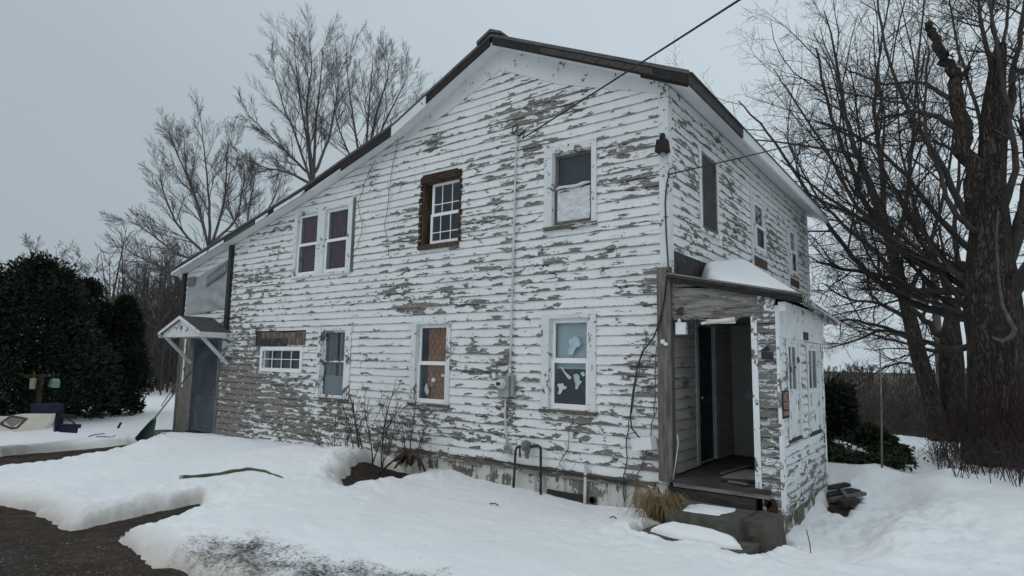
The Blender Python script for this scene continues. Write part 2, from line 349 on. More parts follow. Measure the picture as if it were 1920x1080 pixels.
MT['dry_grass'] = surf('straw_coloured_grass', (.17,.115,.055), (.34,.25,.13), 12, rough=.9, bump=0)
MT['twig'] = surf('shrub_twig', (.035,.026,.022), (.10,.075,.062), 6, rough=.85, bump=0)
MT['twig_red'] = surf('reddish_canes', (.020,.012,.011), (.058,.034,.029), 4, rough=.85, bump=0)
MT['bramble'] = surf('dark_brambles', (.018,.014,.013), (.055,.042,.038), 5, rough=.85, bump=0)
MT['vine'] = surf('dead_vine', (.05,.042,.036), (.14,.12,.105), 8, rough=.9, bump=0)
def bark_mat(name, c1, c2, sc=4.5, st=(4,4,.55)):
    m, nt, p = new_mat(name); k = NT(nt); v = k.coord(st)
    n = k.noise(v, sc*.5, 6, .65, .4); rg = k.noise(k.coord((8,8,1.5)), 1.6, 4, .6, 1.6)
    ridge = k.step(k.math('ABSOLUTE', k.math('SUBTRACT', rg, .5)), .0, .10); n = k.math('ADD', k.math('MULTIPLY', n, .6), k.math('MULTIPLY', k.noise(k.coord(), .8, 4, .6), .4))
    f = k.math('ADD', k.math('MULTIPLY', n, .7), k.math('MULTIPLY', ridge, .3))
    k.l(k.ramp(f, [(.3, c1), (.62, c2), (.85, tuple(x*1.5 for x in c2))]), p.inputs['Base Color']); p.inputs['Roughness'].default_value = .95; p.inputs['Specular IOR Level'].default_value = .15
    k.l(k.bump(k.math('ADD', ridge, n), 1.0, .035), p.inputs['Normal']); return m
MT['bark'] = bark_mat('maple_bark', (.026,.022,.019), (.080,.067,.058))
MT['bark_twig'] = surf('maple_twigs', (.028,.023,.021), (.072,.060,.054), 3, rough=.9, bump=0)
MT['bark_far'] = surf('far_tree_bark', (.05,.045,.043), (.10,.09,.086), 3, rough=.95, bump=0)
MT['twig_far'] = surf('far_tree_twigs', (.075,.068,.066), (.14,.128,.125), 2, rough=.95, bump=0)
MT['woods'] = surf('woodland_grey_brown', (.05,.043,.04), (.10,.086,.078), .25, rough=.95, bump=0)  # lightened: haze of distance put into the colour
MT['pole_wood'] = surf('utility_pole_wood', (.09,.085,.08), (.19,.18,.17), 3, (6,6,.6), .9, .4, .006)
MT['transformer'] = surf('transformer_can', (.20,.215,.225), (.30,.315,.325), 4, rough=.5, bump=0)
def leaf_mat(name, a, b, c):
    m, nt, p = new_mat(name); k = NT(nt); at = k.n('ShaderNodeAttribute', attribute_name='peel')
    n = k.noise(k.coord(), 1.3, 4, .6); f = k.math('ADD', k.math('MULTIPLY', n, .6), k.math('MULTIPLY', at.outputs['Fac'], .4))
    k.l(k.ramp(f, [(.25, a), (.5, b), (.75, c)]), p.inputs['Base Color']); p.inputs['Roughness'].default_value = .75; p.inputs['Specular IOR Level'].default_value = .2
    return m
MT['cedar'] = leaf_mat('dark_cedar_foliage', (.009,.013,.009), (.018,.026,.016), (.034,.044,.025))
MT['yew'] = leaf_mat('green_yew_foliage', (.009,.014,.008), (.019,.029,.014), (.036,.047,.022))
def snow_mat(name, dirty=True):
    m, nt, p = new_mat(name); k = NT(nt); v = k.coord()
    base = k.ramp(k.noise(v, .7, 5, .6), [(.3, (.80,.81,.83)), (.7, (.86,.865,.88))])
    if dirty:
        at = k.n('ShaderNodeAttribute', attribute_name='dirt')
        sx = k.n('ShaderNodeSeparateXYZ')
        n = k.math('ADD', k.math('MULTIPLY', k.noise(v, 26, 4, .75), .75), k.math('MULTIPLY', k.noise(v, 4, 5, .6), .5))
        d = k.step(k.math('ADD', n, k.math('MULTIPLY', at.outputs['Fac'], .50)), .86, 1.22)
        base = k.mix(d, base, k.ramp(k.noise(v, 30, 4, .6), [(.3, (.018,.015,.013)), (.7, (.075,.064,.055))]))
        spk = k.step(k.noise(v, 21, 2, .5), .80, .84); base = k.mix(k.math('MULTIPLY', spk, .6), base, (.10,.08,.06))
        a2 = k.n('ShaderNodeAttribute', attribute_name='stain')
        base = k.mix(k.math('MULTIPLY', a2.outputs['Fac'], .6), base, (.42,.36,.28))
    k.l(base, p.inputs['Base Color']); p.inputs['Roughness'].default_value = .75; p.inputs['Specular IOR Level'].default_value = .2
    h = k.math('ADD', k.math('MULTIPLY', k.noise(v, 9, 6, .7), .6), k.math('MULTIPLY', k.noise(v, 60, 3, .6), .12))
    k.l(k.bump(h, .65, .035), p.inputs['Normal']); return m
MT['snow'] = snow_mat('old_snow'); MT['snow_roof'] = snow_mat('roof_snow', False)
def dirt_mat():
    m, nt, p = new_mat('wet_gravelly_dirt'); k = NT(nt); v = k.coord()
    n = k.noise(v, 1.2, 7, .7); g = k.noise(v, 28, 4, .7)
    mid = k.noise(v, 6, 5, .7); col = k.ramp(k.math('ADD', k.math('ADD', k.math('MULTIPLY', n, .4), k.math('MULTIPLY', mid, .35)), k.math('MULTIPLY', g, .25)), [(.36, (.012,.009,.007)), (.5, (.050,.035,.025)), (.64, (.115,.084,.060))])
    moss = k.step(k.noise(v, .8, 5, .65), .54, .68); col = k.mix(k.math('MULTIPLY', moss, .55), col, (.052,.047,.018))
    st = k.step(k.noise(v, 13, 2, .4), .74, .77); col = k.mix(k.math('MULTIPLY', st, .55), col, (.17,.16,.15))
    k.l(col, p.inputs['Base Color']); k.l(k.ramp(n, [(.33, .5), (.5, .95)]), p.inputs['Roughness']); p.inputs['Specular IOR Level'].default_value = .3
    k.l(k.bump(k.math('ADD', g, k.noise(v, 7, 5, .7)), 1.0, .06), p.inputs['Normal']); return m
MT['dirt'] = dirt_mat()

# ------------------------------------------------------------------ the farmhouse
def FG(u, z, d): return (u, -d, z)             # gable side, d = outward
def FS(u, z, d): return (d, u, z)              # entrance side
def FP(u, z, d): return (1.40 + d, u, z)       # outer side of the porch
def FPF(u, z, d): return (u, .0 - d, z)        # front of the porch
def fbox(mb, fr, u0, u1, z0, z1, d0, d1, j=0.0):
    J = lambda: random.uniform(-j, j)
    c = [(u0,z0,d0),(u1,z0,d0),(u1,z0,d1),(u0,z0,d1),(u0,z1,d0),(u1,z1,d0),(u1,z1,d1),(u0,z1,d1)]
    mb.hexa([fr(u+J(), z+J(), d) for u, z, d in c])

WX0, DEPTH = -14.15, 9.45
# roof section (x, z) of the top skin; soffit runs ROOF_T below
PROF = [(.46, 5.86), (-3.08, 7.54), (-5.50, 6.46), (-8.44, 5.62), (-14.42, 4.23)]
ROOF_T = .16
def roof_z(x):
    for (x0, z0), (x1, z1) in zip(PROF[:-1], PROF[1:]):
        if x <= x0 and x >= x1: return z0 + (z1 - z0) * (x - x0) / (x1 - x0)
    return PROF[0][1] if x > PROF[0][0] else PROF[-1][1]
def wall_top(x): return roof_z(x) - ROOF_T - .01

house = thing('farmhouse', (-7, 4.7, 0), 'old white two storey clapboard house with badly peeling paint and long sloping roof', 'house')

# paint loss, read off the photograph: pixel centre, half sizes in pixels, strength
PEEL = [(1000,212,62,20,1.1),(1050,188,50,14,.9),(975,240,40,12,.8),(985,162,30,9,.6),(955,143,14,6,.9),(1080,210,22,10,.7),(815,268,22,11,1.2),(838,272,10,7,.6),
 (1000,280,20,18,1.0),(1036,262,22,9,.8),(995,310,30,22,.55),(1165,275,40,11,.8),(1165,292,44,12,.8),(1160,312,16,14,.6),(1205,335,28,10,.9),(1165,345,44,16,.7),(1215,352,40,12,.9),(1170,380,60,12,.5),
 (930,330,60,40,.40),(930,400,60,50,.38),(880,300,28,10,.5),(890,420,34,14,.8),(985,370,24,34,.45),(770,405,32,12,.6),(770,445,40,14,.8),(760,460,44,10,.5),(800,335,22,6,.6),
 (740,545,34,11,.95),(850,546,36,9,1.0),(780,578,40,8,1.3),(760,505,60,12,.45),(700,350,30,6,.5),(740,345,24,6,.6),(690,335,10,4,.4),
 (1020,490,70,34,.50),(920,505,40,26,.50),(1000,550,60,30,.45),(1155,472,22,7,1.3),(1137,494,13,8,1.2),(1195,522,40,12,.9),(1205,560,40,14,.6),(1180,430,40,8,.6),(1230,540,10,40,.5),
 (895,570,34,9,.8),(860,655,60,9,.7),(890,695,50,10,.8),(945,640,30,30,.3),(945,690,18,24,.9),(950,765,34,38,.65),(875,640,30,8,.6),(925,727,14,8,.8),(985,715,20,10,.5),(950,590,50,12,.4),
 (870,812,90,16,.80),(760,800,60,18,.55),(690,820,60,14,.8),(960,815,60,14,.55),(830,790,70,12,.35),(1040,840,60,12,.4),(1150,850,80,20,.45),(1210,870,40,30,.55),
 (1200,720,44,60,.72),(1215,640,30,40,.40),(1190,775,50,30,.45),(1120,800,24,10,.7),(1180,690,50,14,.5),(1160,590,60,30,.25),
 (480,520,44,14,.75),(490,545,50,10,.6),(520,430,26,8,.7),(515,470,20,10,.6),(455,490,24,30,.25),(560,560,60,20,.25),(460,575,40,16,.5),
 (450,720,60,70,1.15),(520,760,70,60,1.0),(590,740,30,60,.50),(470,640,40,30,.80),(560,800,70,30,.95),(620,790,44,34,.75),(430,790,40,50,1.2),(450,830,60,20,1.0),(440,600,30,14,.55),(590,640,20,20,.4),
 (1070,795,44,9,1.3),(1095,802,14,14,1.2),(806,775,36,8,1.2),(626,763,30,10,1.2),(640,560,30,8,.35),(690,640,30,6,.5),(690,680,16,6,.6),(700,560,40,10,.3)]
PEEL_S = [(1300,350,24,60,.40),(1375,430,26,40,.5),(1450,470,20,40,.5),(1500,440,9,40,.4),(1300,420,24,40,.35),(1330,240,30,40,.35),(1440,440,14,14,.6),(1365,345,14,20,.6),(1285,250,20,80,.35),(1300,470,24,14,.5)]
def blob_fn(lst, proj, fr_axis):
    B = []
    for px, py, rx, ry, s in lst:
        c = proj(px, py); e = proj(px + rx, py); f_ = proj(px, py + ry)
        B.append((c[fr_axis], c[2], abs(e[fr_axis] - c[fr_axis]) + 1e-3, abs(f_[2] - c[2]) + 1e-3, s))
    B = np.array(B)
    def fn(u, z):
        d = ((u - B[:,0]) / B[:,2])**2 + ((z - B[:,1]) / B[:,3])**2
        return float(np.max(B[:,4] * np.exp(-d * .55)))
    return fn
peel_g = blob_fn(PEEL, gp, 0); peel_s = blob_fn(PEEL_S, sp, 1)

def siding(name, fr, parent, mat, u0, u1, z0, z1, e, holes, top=None, peel=None, proud=.019, seg=.14, joints=3.2, lean=0.0):
    mb = MB(); mb.attrname = 'peel'; n = int(math.ceil((z1 - z0) / e))
    for i in range(n):
        a = z0 + i * e; b = min(a + e, z1 + .001)
        cuts = sorted({a, b} | {h for H in holes for h in H[2:4] if a + .002 < h < b - .002})
        ivs = []
        js = []; u = u0 + random.uniform(.3, joints)
        while u < u1 - .3: js.append(u); u += random.uniform(joints*.5, joints*1.4)
        brk = [u0] + js + [u1]
        for zb0, zb1 in zip(cuts[:-1], cuts[1:]):
            iv = [(u0, u1)]
            for h in holes:
                if h[2] < zb1 - .001 and h[3] > zb0 + .001:
                    iv = [q for (p_, q_) in iv for q in ((p_, min(q_, h[0])), (max(p_, h[1]), q_)) if q[1] - q[0] > .004]
            for (p_, q_) in iv:
                for k in range(len(brk) - 1):
                    s0, s1 = max(p_, brk[k] + .002), min(q_, brk[k+1] - .002)
                    if s1 - s0 < .01: continue
                    hs = zlib.crc32(f'{i},{k},{name}'.encode()); ro = (hs % 997) / 9.7
                    rnd = random.Random(hs)
                    dz0, dz1 = rnd.uniform(-.005, .005), rnd.uniform(-.005, .005); pr = proud * rnd.uniform(.75, 1.25)
                    m = max(1, int((s1 - s0) / seg)); us = [s0 + (s1 - s0) * t / m for t in range(m + 1)]
                    rows = []
                    for uu in us:
                        t = (uu - brk[k]) / (brk[k+1] - brk[k]); dz = dz0 + (dz1 - dz0) * t + .0035 * math.sin(uu * 2.1 + i * 1.7)
                        lim = top(uu) if top else 1e9
                        lo, hi = zb0, zb1 + (.014 if abs(zb1 - b) < 1e-6 else 0)
                        lo2, hi2 = min(lo, lim), min(hi, lim)
                        P = lambda z: pr * max(0, 1 - (z - a) / e) + .003
                        rows.append((uu, lo2 + dz, hi2 + dz, P(lo2), P(hi2), lim <= lo + .002))
                    base = len(mb.v)
                    bot = abs(zb0 - a) < 1e-6
                    for (uu, l_, h_, pl, ph, dead) in rows:
                        mb.v.append(fr(uu + lean*0, l_, pl)); mb.v.append(fr(uu, h_, ph)); mb.v.append(fr(uu, l_, -.004))
                        for vv, zz in ((0, l_), (1, h_), (2, l_)):
                            mb.uv[len(mb.v) - 3 + vv] = (uu + ro, (zz - a) / e if vv != 2 else 0.0)
                            mb.attr.append(peel(uu, zz) if peel else 0.0)
                    for t in range(m):
                        if rows[t][5] and rows[t+1][5]: continue
                        q = base + 3 * t
                        mb.f.append((q, q+3, q+4, q+1)); mb.sm.append(False)
                        if bot: mb.f.append((q+2, q+5, q+3, q)); mb.sm.append(False)
                    for q in (base, base + 3 * m):
                        mb.f.append((q, q+1, q+2)); mb.sm.append(False)
    return mb.build(name, mat, parent, recalc=False)

def panel_wall(mb, fr, u0, u1, z0, z1, holes, d0, d1, top=None):
    us = sorted({u0, u1} | {h for H in holes for h in H[:2] if u0 < h < u1})
    if top: us = sorted(set(us) | {p[0] for p in PROF if u0 < p[0] < u1})
    zs = sorted({z0, z1} | {h for H in holes for h in H[2:4] if z0 < h < z1})
    for a, b in zip(us[:-1], us[1:]):
        for c, d in zip(zs[:-1], zs[1:]):
            if any(h[0] < (a+b)/2 < h[1] and h[2] < (c+d)/2 < h[3] for h in holes): continue
            ta, tb = (top(a + 1e-4), top(b - 1e-4)) if top else (1e9, 1e9)
            if min(ta, tb) <= c + .001 and max(ta, tb) <= c + .001: continue
            p = [(a, c, d0), (b, c, d0), (b, c, d1), (a, c, d1), (a, min(d, max(ta, c)), d0), (b, min(d, max(tb, c)), d0), (b, min(d, max(tb, c)), d1), (a, min(d, max(ta, c)), d1)]
            mb.hexa([fr(*q) for q in p])

def rectG(tl, br, y=0): a, b = gp(*tl, y), gp(*br, y); return [a[0], b[0], b[2], a[2]]
def rectS(tl, br, x=0): a, b = sp(*tl, x), sp(*br, x); return [a[1], b[1], b[2], a[2]]

WIN = dict(
 w1=(rectG((1023,281),(1120,421)), rectG((1037,291),(1111,416))),
 w2=(rectG((790,333),(865,459)), rectG((793,337),(862,453))),
 w3=(rectG((556,400),(658,512)), rectG((561,404),(650,508))),
 w4=(rectG((1017,591),(1119,780)), rectG((1031,597),(1105,772))),
 w5=(rectG((774,604),(843,764)), rectG((783,608),(836,759))),
 w6=(rectG((600,613),(655,752)), rectG((605,619),(644,748))),
 w7=(rectG((491,650),(567,699)), rectG((496,656),(562,695))))
WS = dict(
 s1=(rectS((1307,270),(1347,448)), rectS((1312,282),(1344,444))),
 s2=(rectS((1409,366),(1436,486)), rectS((1412,374),(1433,478))),
 s3=(rectS((1476,421),(1496,524)), rectS((1479,428),(1493,518))))
DOORG = rectG((364,632),(402,815)); DOORG[2] = -.12
DOORP = [1.03, 1.78, .36, 2.46]
holes_g = [w[1] for w in WIN.values()] + [DOORG]
holes_s = [w[1] for w in WS.values()] + [DOORP]

# --- walls: dark sheathing shell with real openings, siding on top
mb = MB(); panel_wall(mb, FG, WX0, 0, -.6, 7.6, holes_g, -.13, -.006, wall_top)
mb.build('gable_wall', MT['sheathing'], house)
mb = MB(); panel_wall(mb, FS, .13, DEPTH, -.6, 5.90, holes_s, -.13, -.006)
mb.build('entrance_wall', MT['sheathing'], house)
SKIRT = .215
strip0, strip1 = rectG((424,500),(436,614))[:2]
dx0 = WX0
gh = [w[1] for w in WIN.values()] + [[WX0-1, DOORG[1]+.06, -1, 2.42], [-6.0, 1, -2, SKIRT], [-10.42, -8.42, 2.12, 2.46]]
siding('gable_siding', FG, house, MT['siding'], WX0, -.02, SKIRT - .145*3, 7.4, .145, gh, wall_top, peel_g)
sh = [w[1] for w in WS.values()] + [[-1, 2.95, -1, 3.12], [.1, 2.4, 3.1, 3.46]]
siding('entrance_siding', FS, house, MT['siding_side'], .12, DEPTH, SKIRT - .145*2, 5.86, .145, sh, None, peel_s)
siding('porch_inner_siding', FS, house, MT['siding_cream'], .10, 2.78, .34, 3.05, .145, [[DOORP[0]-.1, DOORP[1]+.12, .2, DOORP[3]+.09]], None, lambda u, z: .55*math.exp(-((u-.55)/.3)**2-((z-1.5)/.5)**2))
# rear and left walls
mb = MB(); panel_wall(mb, lambda u, z, d: (u, DEPTH - d, z), WX0, 0, -.6, 7.6, [], -.02, .12, wall_top); mb.build('rear_wall', MT['siding_side'], house)
mb = MB(); mb.box(WX0 + .006, WX0 + .12, 0.14, DEPTH - .13, -.6, 4.08); mb.build('back_end_wall', MT['plank_panel'], house)
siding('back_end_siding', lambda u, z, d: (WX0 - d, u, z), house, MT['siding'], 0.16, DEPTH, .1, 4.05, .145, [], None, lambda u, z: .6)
# upper floor and partitions keep the rooms dark
mb = MB(); mb.box(WX0 + .14, -.14, .14, DEPTH - .14, 2.78, 2.92); mb.build('upper_floor', MT['interior'], house)
mb = MB(); mb.box(WX0 + .14, -.14, 3.0, 3.1, .0, 2.77); mb.box(WX0 + .14, -.14, 3.0, 3.1, 2.93, 4.0); mb.build('inner_partition', MT['interior'], house)

# --- foundation: uneven painted stone/concrete
def rough_wall(fr, u0, u1, z0, z1, thick, amp, step, ztop=None):
    mb = MB(); nu = int((u1-u0)/step)+1; nz = max(3, int((z1-z0)/step)+1)
    P = [[fr(u0+(u1-u0)*i/nu, z0+(z1-z0)*j/nz, thick + amp*mnoise.noise(Vector(((u0+(u1-u0)*i/nu)*3.1, (z0+(z1-z0)*j/nz)*4.3, 2.2)))) for j in range(nz+1)] for i in range(nu+1)]
    mb.grid(P); 
    B = [[fr(u0+(u1-u0)*i/nu, z, thick) for z in (z0, z1)] for i in range(2)]
    top = [P[i][nz] for i in range(nu+1)]; back = [fr(u0+(u1-u0)*i/nu, z1, -.12) for i in range(nu+1)]
    mb.grid([top, back]); 
    for i in (0, nu): mb.grid([P[i], [fr(u0+(u1-u0)*i/nu, z0+(z1-z0)*j/nz, -.12) for j in range(nz+1)]])
    return mb
mb = rough_wall(FG, -6.05, -.05, -.9, SKIRT - .005, .012, .022, .09); mb.build('foundation', MT['foundation'], house)
# sill board above the foundation, frayed
mb = MB()
u = -6.02
while u < -.25:
    w = random.uniform(.5, 1.6); u2 = min(u + w, -.22)
    fbox(mb, FG, u, u2 - .004, SKIRT - .085 + random.uniform(-.012,.012), SKIRT - .004, .0, .05 + random.uniform(-.008,.008), .004); u = u2
mb.build('sill_board', MT['trim_worst'], house)
for k in range(26):                        # splintered, lifted slivers along the sill
    mb = MB(); u = random.uniform(-6, -.5); w = random.uniform(.10, .38)
    fbox(mb, FG, u, u + w, SKIRT - .105 + random.uniform(-.01,.03), SKIRT - .085 + random.uniform(0,.035), .035, .056 + random.uniform(0,.010), .010)
    mb.build('splinter', MT['grey_wood_h'], house)
# cellar vent and drain hole
v = rectG((1028,918),(1098,939)); mb = MB(); fbox(mb, FG, v[0], v[1], v[2]-.12, v[3]+.01, .0, .042); mb.build('cellar_vent', MT['black_plastic'], house)
c = gp(1113, 937); mb = MB(); mb.lathe((c[0], -.015, c[2]), (0,-1,0), [(0,.05),(.035,.05),(.035,.041),(.005,.040)], 18); mb.build('drain_hole', MT['black_plastic'], house)

# --- corner boards, friezes, weathered post
mb = MB(); fbox(mb, FG, -.115, .03, 3.10, 5.88, .0, .034, .003); fbox(mb, FS, -.034, .115, 3.13, 5.87, .0, .030, .003); mb.build('corner_board', MT['trim'], house)
mb = MB(); fbox(mb, FS, DEPTH - .12, DEPTH + .03, .0, 5.86, .0, .032, .003); mb.build('corner_board', MT['trim'], house)
p0, p1 = gp(1235,510), gp(1264,510)
mb = MB(); fbox(mb, FG, p0[0], .045, .26, 3.19, .008, .085, .006); fbox(mb, FS, -.008, .05, .26, 3.12, .01, .045, .006)
mb.build('grey_post_board', MT['grey_wood'], house)
mb = MB()
def rake_board(x0, x1, drop0, drop1, d0, d1):
    z0, z1 = roof_z(x0) - ROOF_T, roof_z(x1) - ROOF_T
    mb.hexa([FG(x0, z0-drop0, d0), FG(x1, z1-drop1, d0), FG(x1, z1-drop1, d1), FG(x0, z0-drop0, d1), FG(x0, z0, d0), FG(x1, z1, d0), FG(x1, z1, d1), FG(x0, z0, d1)])
rake_board(-.119, -1.85, .18, .40, 0, .031); rake_board(-1.853, -3.08, .40, .38, 0, .032); rake_board(-3.083, -4.3, .38, .32, 0, .034); rake_board(-4.303, -5.5, .32, .10, 0, .032)
mb.build('frieze_board', MT['trim_clean'], house)
mb = MB(); fbox(mb, FS, .12, DEPTH - .12, 5.79, 5.885, 0, .03); mb.build('frieze_board', MT['trim'], house)

# --- roof: ribbed metal on two pitches, rake overhang toward the road
OV = .30
YF, YB = -OV, DEPTH + .3
mb = MB()
def slab(pa, pb, y0, y1, t0, t1):
    (xa, za), (xb, zb) = pa, pb
    mb.hexa([(xa,y0,za-t1),(xb,y0,zb-t1),(xb,y1,zb-t1),(xa,y1,za-t1),(xa,y0,za-t0),(xb,y0,zb-t0),(xb,y1,zb-t0),(xa,y1,za-t0)])
ys = []; y = YF
ribs = []
while y < YB:
    ribs += [(y, 0), (y+.19, 0), (y+.205, .022), (y+.235, .022), (y+.25, 0)]; y += .25
for (a, b) in zip(PROF[:-1], PROF[1:]):
    top = [[(a[0]+(b[0]-a[0])*t, yy, a[1]+(b[1]-a[1])*t + h) for yy, h in ribs] for t in (0, .5, 1)]
    mb.grid(top, False)
    mb.grid([[(x, yy, z-.012) for x, yy, z in r] for r in top], False)
    for r in (top[0], top[2]): mb.grid([r, [(x, yy, z-.012) for x, yy, z in r]], False)
mb.build('roof', MT['metal_roof'], house)
mb = MB()
for (a, b) in zip(PROF[:-1], PROF[1:]): slab(a, b, YF + .012, YB - .012, .014, .05)
mb.build('roof_deck', MT['sheathing'], house)
mb = MB()
for (a, b) in zip([(.43, PROF[0][1]+.014)] + PROF[1:-1], PROF[1:]): slab(a, b, YF + .02, YB - .02, ROOF_T - .022, ROOF_T)
mb.build('soffit', MT['soffit'], house)
# metal rake edge, a thin bright/dark pair of lips
mb = MB()
for (a, b) in zip(PROF[:-1], PROF[1:]): slab(a, b, YF - .022, YF - .001, -.012, .045)
mb.build('rake_edge', MT['roof_edge'], house)
def on_prof(x): return (x, roof_z(x))
def fascia(name, mat, spans, y0, y1, t0, t1):
    global mb
    for a, b, drop in spans:
        mb = MB(); xs = [a] + [p[0] for p in PROF if b < p[0] < a] + [b]
        for p, q in zip(xs[:-1], xs[1:]): slab(on_prof(p), on_prof(q), y0, y1, t0, t1 + drop)
        mb.build(name, mat, house)
kx = lambda px, py: gp(px, py, -OV)[0]
fascia('rake_fascia', MT['dark_fascia'], [(.44, -3.05, .02), (-3.11, kx(800,180), .02), (kx(735,238), kx(640,302), .05)], YF - .014, YF + .012, .046, ROOF_T + .012)
fascia('rake_fascia', MT['grey_fascia'], [(kx(1225,150), kx(1015,100), -.01)], YF - .024, YF - .015, .07, ROOF_T + .012)
fascia('white_rake_cladding', MT['trim_clean'], [(kx(800,180) - .004, kx(735,238) + .004, .06)], YF - .02, YF + .012, .046, ROOF_T + .02)
fascia('rake_fascia', MT['dark_fascia'], [(kx(640,302)-.004, -14.40, -.02)], YF - .010, YF + .012, .046, ROOF_T - .02)
fascia('white_rake_cladding', MT['trim'], [(kx(572,352), kx(515,388), -.005), (kx(503,398), kx(480,412), -.005), (kx(420,455), -14.40, -.01)], YF - .018, YF - .011, .085, ROOF_T + .012)
fascia('rake_fascia', MT['grey_fascia'], [(kx(478,414), kx(422,453), 0)], YF - .017, YF - .011, .08, ROOF_T + .01)
# ridge cap standing proud at the peak
mb = MB(); rx, rz = PROF[1]
mb.prism([(rx-.30, YF-.05, rz-.125), (rx-.30, YF-.05, rz-.06), (rx, YF-.05, rz+.085), (rx+.24, YF-.05, rz-.03), (rx+.24, YF-.05, rz-.075), (rx, YF-.05, rz+.03)], (0, YB - YF + .1, 0))
mb.build('ridge_cap', MT['roof_edge'], house)
# entrance eave: boxed white fascia, dark bare board near the corner, soffit on the level
ex, ez = PROF[0]
yb = sp(1393, 255, ex)[1]
mb = MB(); mb.box(ex - .03, ex + .014, yb + .004, YB, ez - .21, ez - .03); mb.build('eave_fascia', MT['soffit'], house)
mb = MB(); mb.box(ex - .03, ex + .004, YF, yb, ez - .185, ez - .035); mb.build('bare_eave_board', MT['grey_fascia'], house)
mb = MB(); mb.box(ex - .02, ex + .035, YF, YB, ez - .028, ez - .014); mb.build('drip_edge', MT['roof_edge'], house)
# broken board ends under the corner
fascia('hanging_rake_board', MT['dark_fascia'], [(.43, -.28, .05)], YF + .014, YF + .03, .06, ROOF_T + .02)

# --- windows
def jamb(mb, fr, o, depth, t=.02):
    u0, u1, z0, z1 = o
    fbox(mb, fr, u0, u0+t, z0, z1, -depth, .004); fbox(mb, fr, u1-t, u1, z0, z1, -depth, .004)
    fbox(mb, fr, u0+t, u1-t, z1-t, z1, -depth, .004); fbox(mb, fr, u0+t, u1-t, z0, z0+t, -depth, .004)
def casing(mb, fr, O, o, d=.036, sill=.05, head=None):
    u0, u1, z0, z1 = O; a0, a1, c0, c1 = o
    fbox(mb, fr, u0, a0+.004, c0-.004, z1 if head is None else c1, -.004, d, .002); fbox(mb, fr, a1-.004, u1, c0-.004, z1 if head is None else c1, -.004, d, .002)
    fbox(mb, fr, a0+.004, a1-.004, c1-.004, z1, -.004, d-.003, .002)
def ring(mb, fr, u0, u1, z0, z1, w, d0, d1, wb=None):
    wb = wb or w
    fbox(mb, fr, u0, u0+w, z0, z1, d0, d1); fbox(mb, fr, u1-w, u1, z0, z1, d0, d1)
    fbox(mb, fr, u0+w, u1-w, z1-w, z1, d0, d1); fbox(mb, fr, u0+w, u1-w, z0, z0+wb, d0, d1)
def sashes(win, fr, o, mat, w=.045, mid=.5, d=-.045, glass='glass', lower='glass', grid=None, rec=.0):
    u0, u1, z0, z1 = o; zm = z0 + (z1 - z0) * mid
    up = MB(); ring(up, fr, u0+.02, u1-.02, zm-.012, z1-.02, w, d-.03-rec, d-rec)
    lo = MB(); ring(lo, fr, u0+.02, u1-.02, z0+.02, zm+.02, w, d-.002-rec, d+.028-rec, w*1.3)
    for m_, za, zb, dd in ((up, zm+.02, z1-.06, d-.02-rec), (lo, z0+.07, zm-.01, d+.01-rec)):
        if grid:
            nu, fz = grid
            for k in range(1, nu): uu = u0+.02+(u1-u0-.04)*k/nu; fbox(m_, fr, uu-.008, uu+.008, za, zb, dd, dd+.012)
            for fzz in fz: zz = za+(zb-za)*fzz; fbox(m_, fr, u0+.03, u1-.03, zz-.008, zz+.008, dd, dd+.011)
    up.build('upper_sash', mat, win); lo.build('lower_sash', mat, win)
    g = MB(); fbox(g, fr, u0+.03, u1-.03, zm, z1-.04, d-.018-rec, d-.014-rec); g.build('upper_pane', MT[glass], win)
    g = MB(); fbox(g, fr, u0+.03, u1-.03, z0+.05, zm, d+.012-rec, d+.016-rec); g.build('lower_pane', MT[lower], win)
def curtain(win, fr, u0, u1, z0, z1, d, mat, folds=5, amp=.03, name='curtain', ph=0):
    g = MB(); n = max(12, folds*8)
    P = [[fr(u0+(u1-u0)*i/n, z0+(z1-z0)*j/8, d + amp*math.sin(ph+folds*2*PI*i/n + .5*math.sin(j*.8)) * (.6+.4*j/8)) for j in range(9)] for i in range(n+1)]
    g.grid(P); return g.build(name, mat, win)
def sill(mb, fr, O, o, d=.06, h=.05, drop=.0):
    fbox(mb, fr, O[0]-.015, O[1]+.015, o[2]-h-.004-drop, o[2]-.002, -.02, d, .004)

def make_win(nm, fr, rects, label, mat='trim_bad', sl=True):
    O, o = rects
    mb = MB(); casing(mb, fr, O, o, .036 if fr is FG else .028)
    w = mb.build('window', MT[mat], house); tag(w, label)
    j = MB(); jamb(j, fr, o, .13); j.build('window_jamb', MT[mat], w)
    if sl:
        s_ = MB(); sill(s_, fr, O, o); s_.build('window_sill', MT['trim_worst' if fr is FG else 'trim_bad'], w)
    return w, o
# w1 upper right: dark grey open upper sash, milky plastic below
w, o = make_win('w1', FG, WIN['w1'], 'upper window with grey sash and milky plastic over its lower half', 'trim')
sashes(w, FG, o, MT['grey_wood'], .05, .49, -.06)
zm = o[2] + (o[3]-o[2])*.49
g = MB(); n = 26
g.grid([[FG(o[0]+.075+(o[1]-o[0]-.13)*i/n, o[2]+.08+(zm-o[2]-.07)*j/n, -.028 + .02*mnoise.noise(Vector((i*.22, j*.31, 4))) + .012*mnoise.noise(Vector((i*.6+j*.5, j*.5, 9)))) for j in range(n+1)] for i in range(n+1)])
g.build('plastic_sheet', MT['plastic_sheet'], w)
g = MB(); g.tube([FG(o[0]+.06+(o[1]-o[0]-.1)*t, zm+.03+.02*t+.012*math.sin(t*9), .0+.01*math.sin(t*6)) for t in np.linspace(0,1,9)], [.012,.028,.02,.026,.03,.024,.03,.022,.012], 7); g.build('rolled_plastic', MT['plastic_sheet'], w)
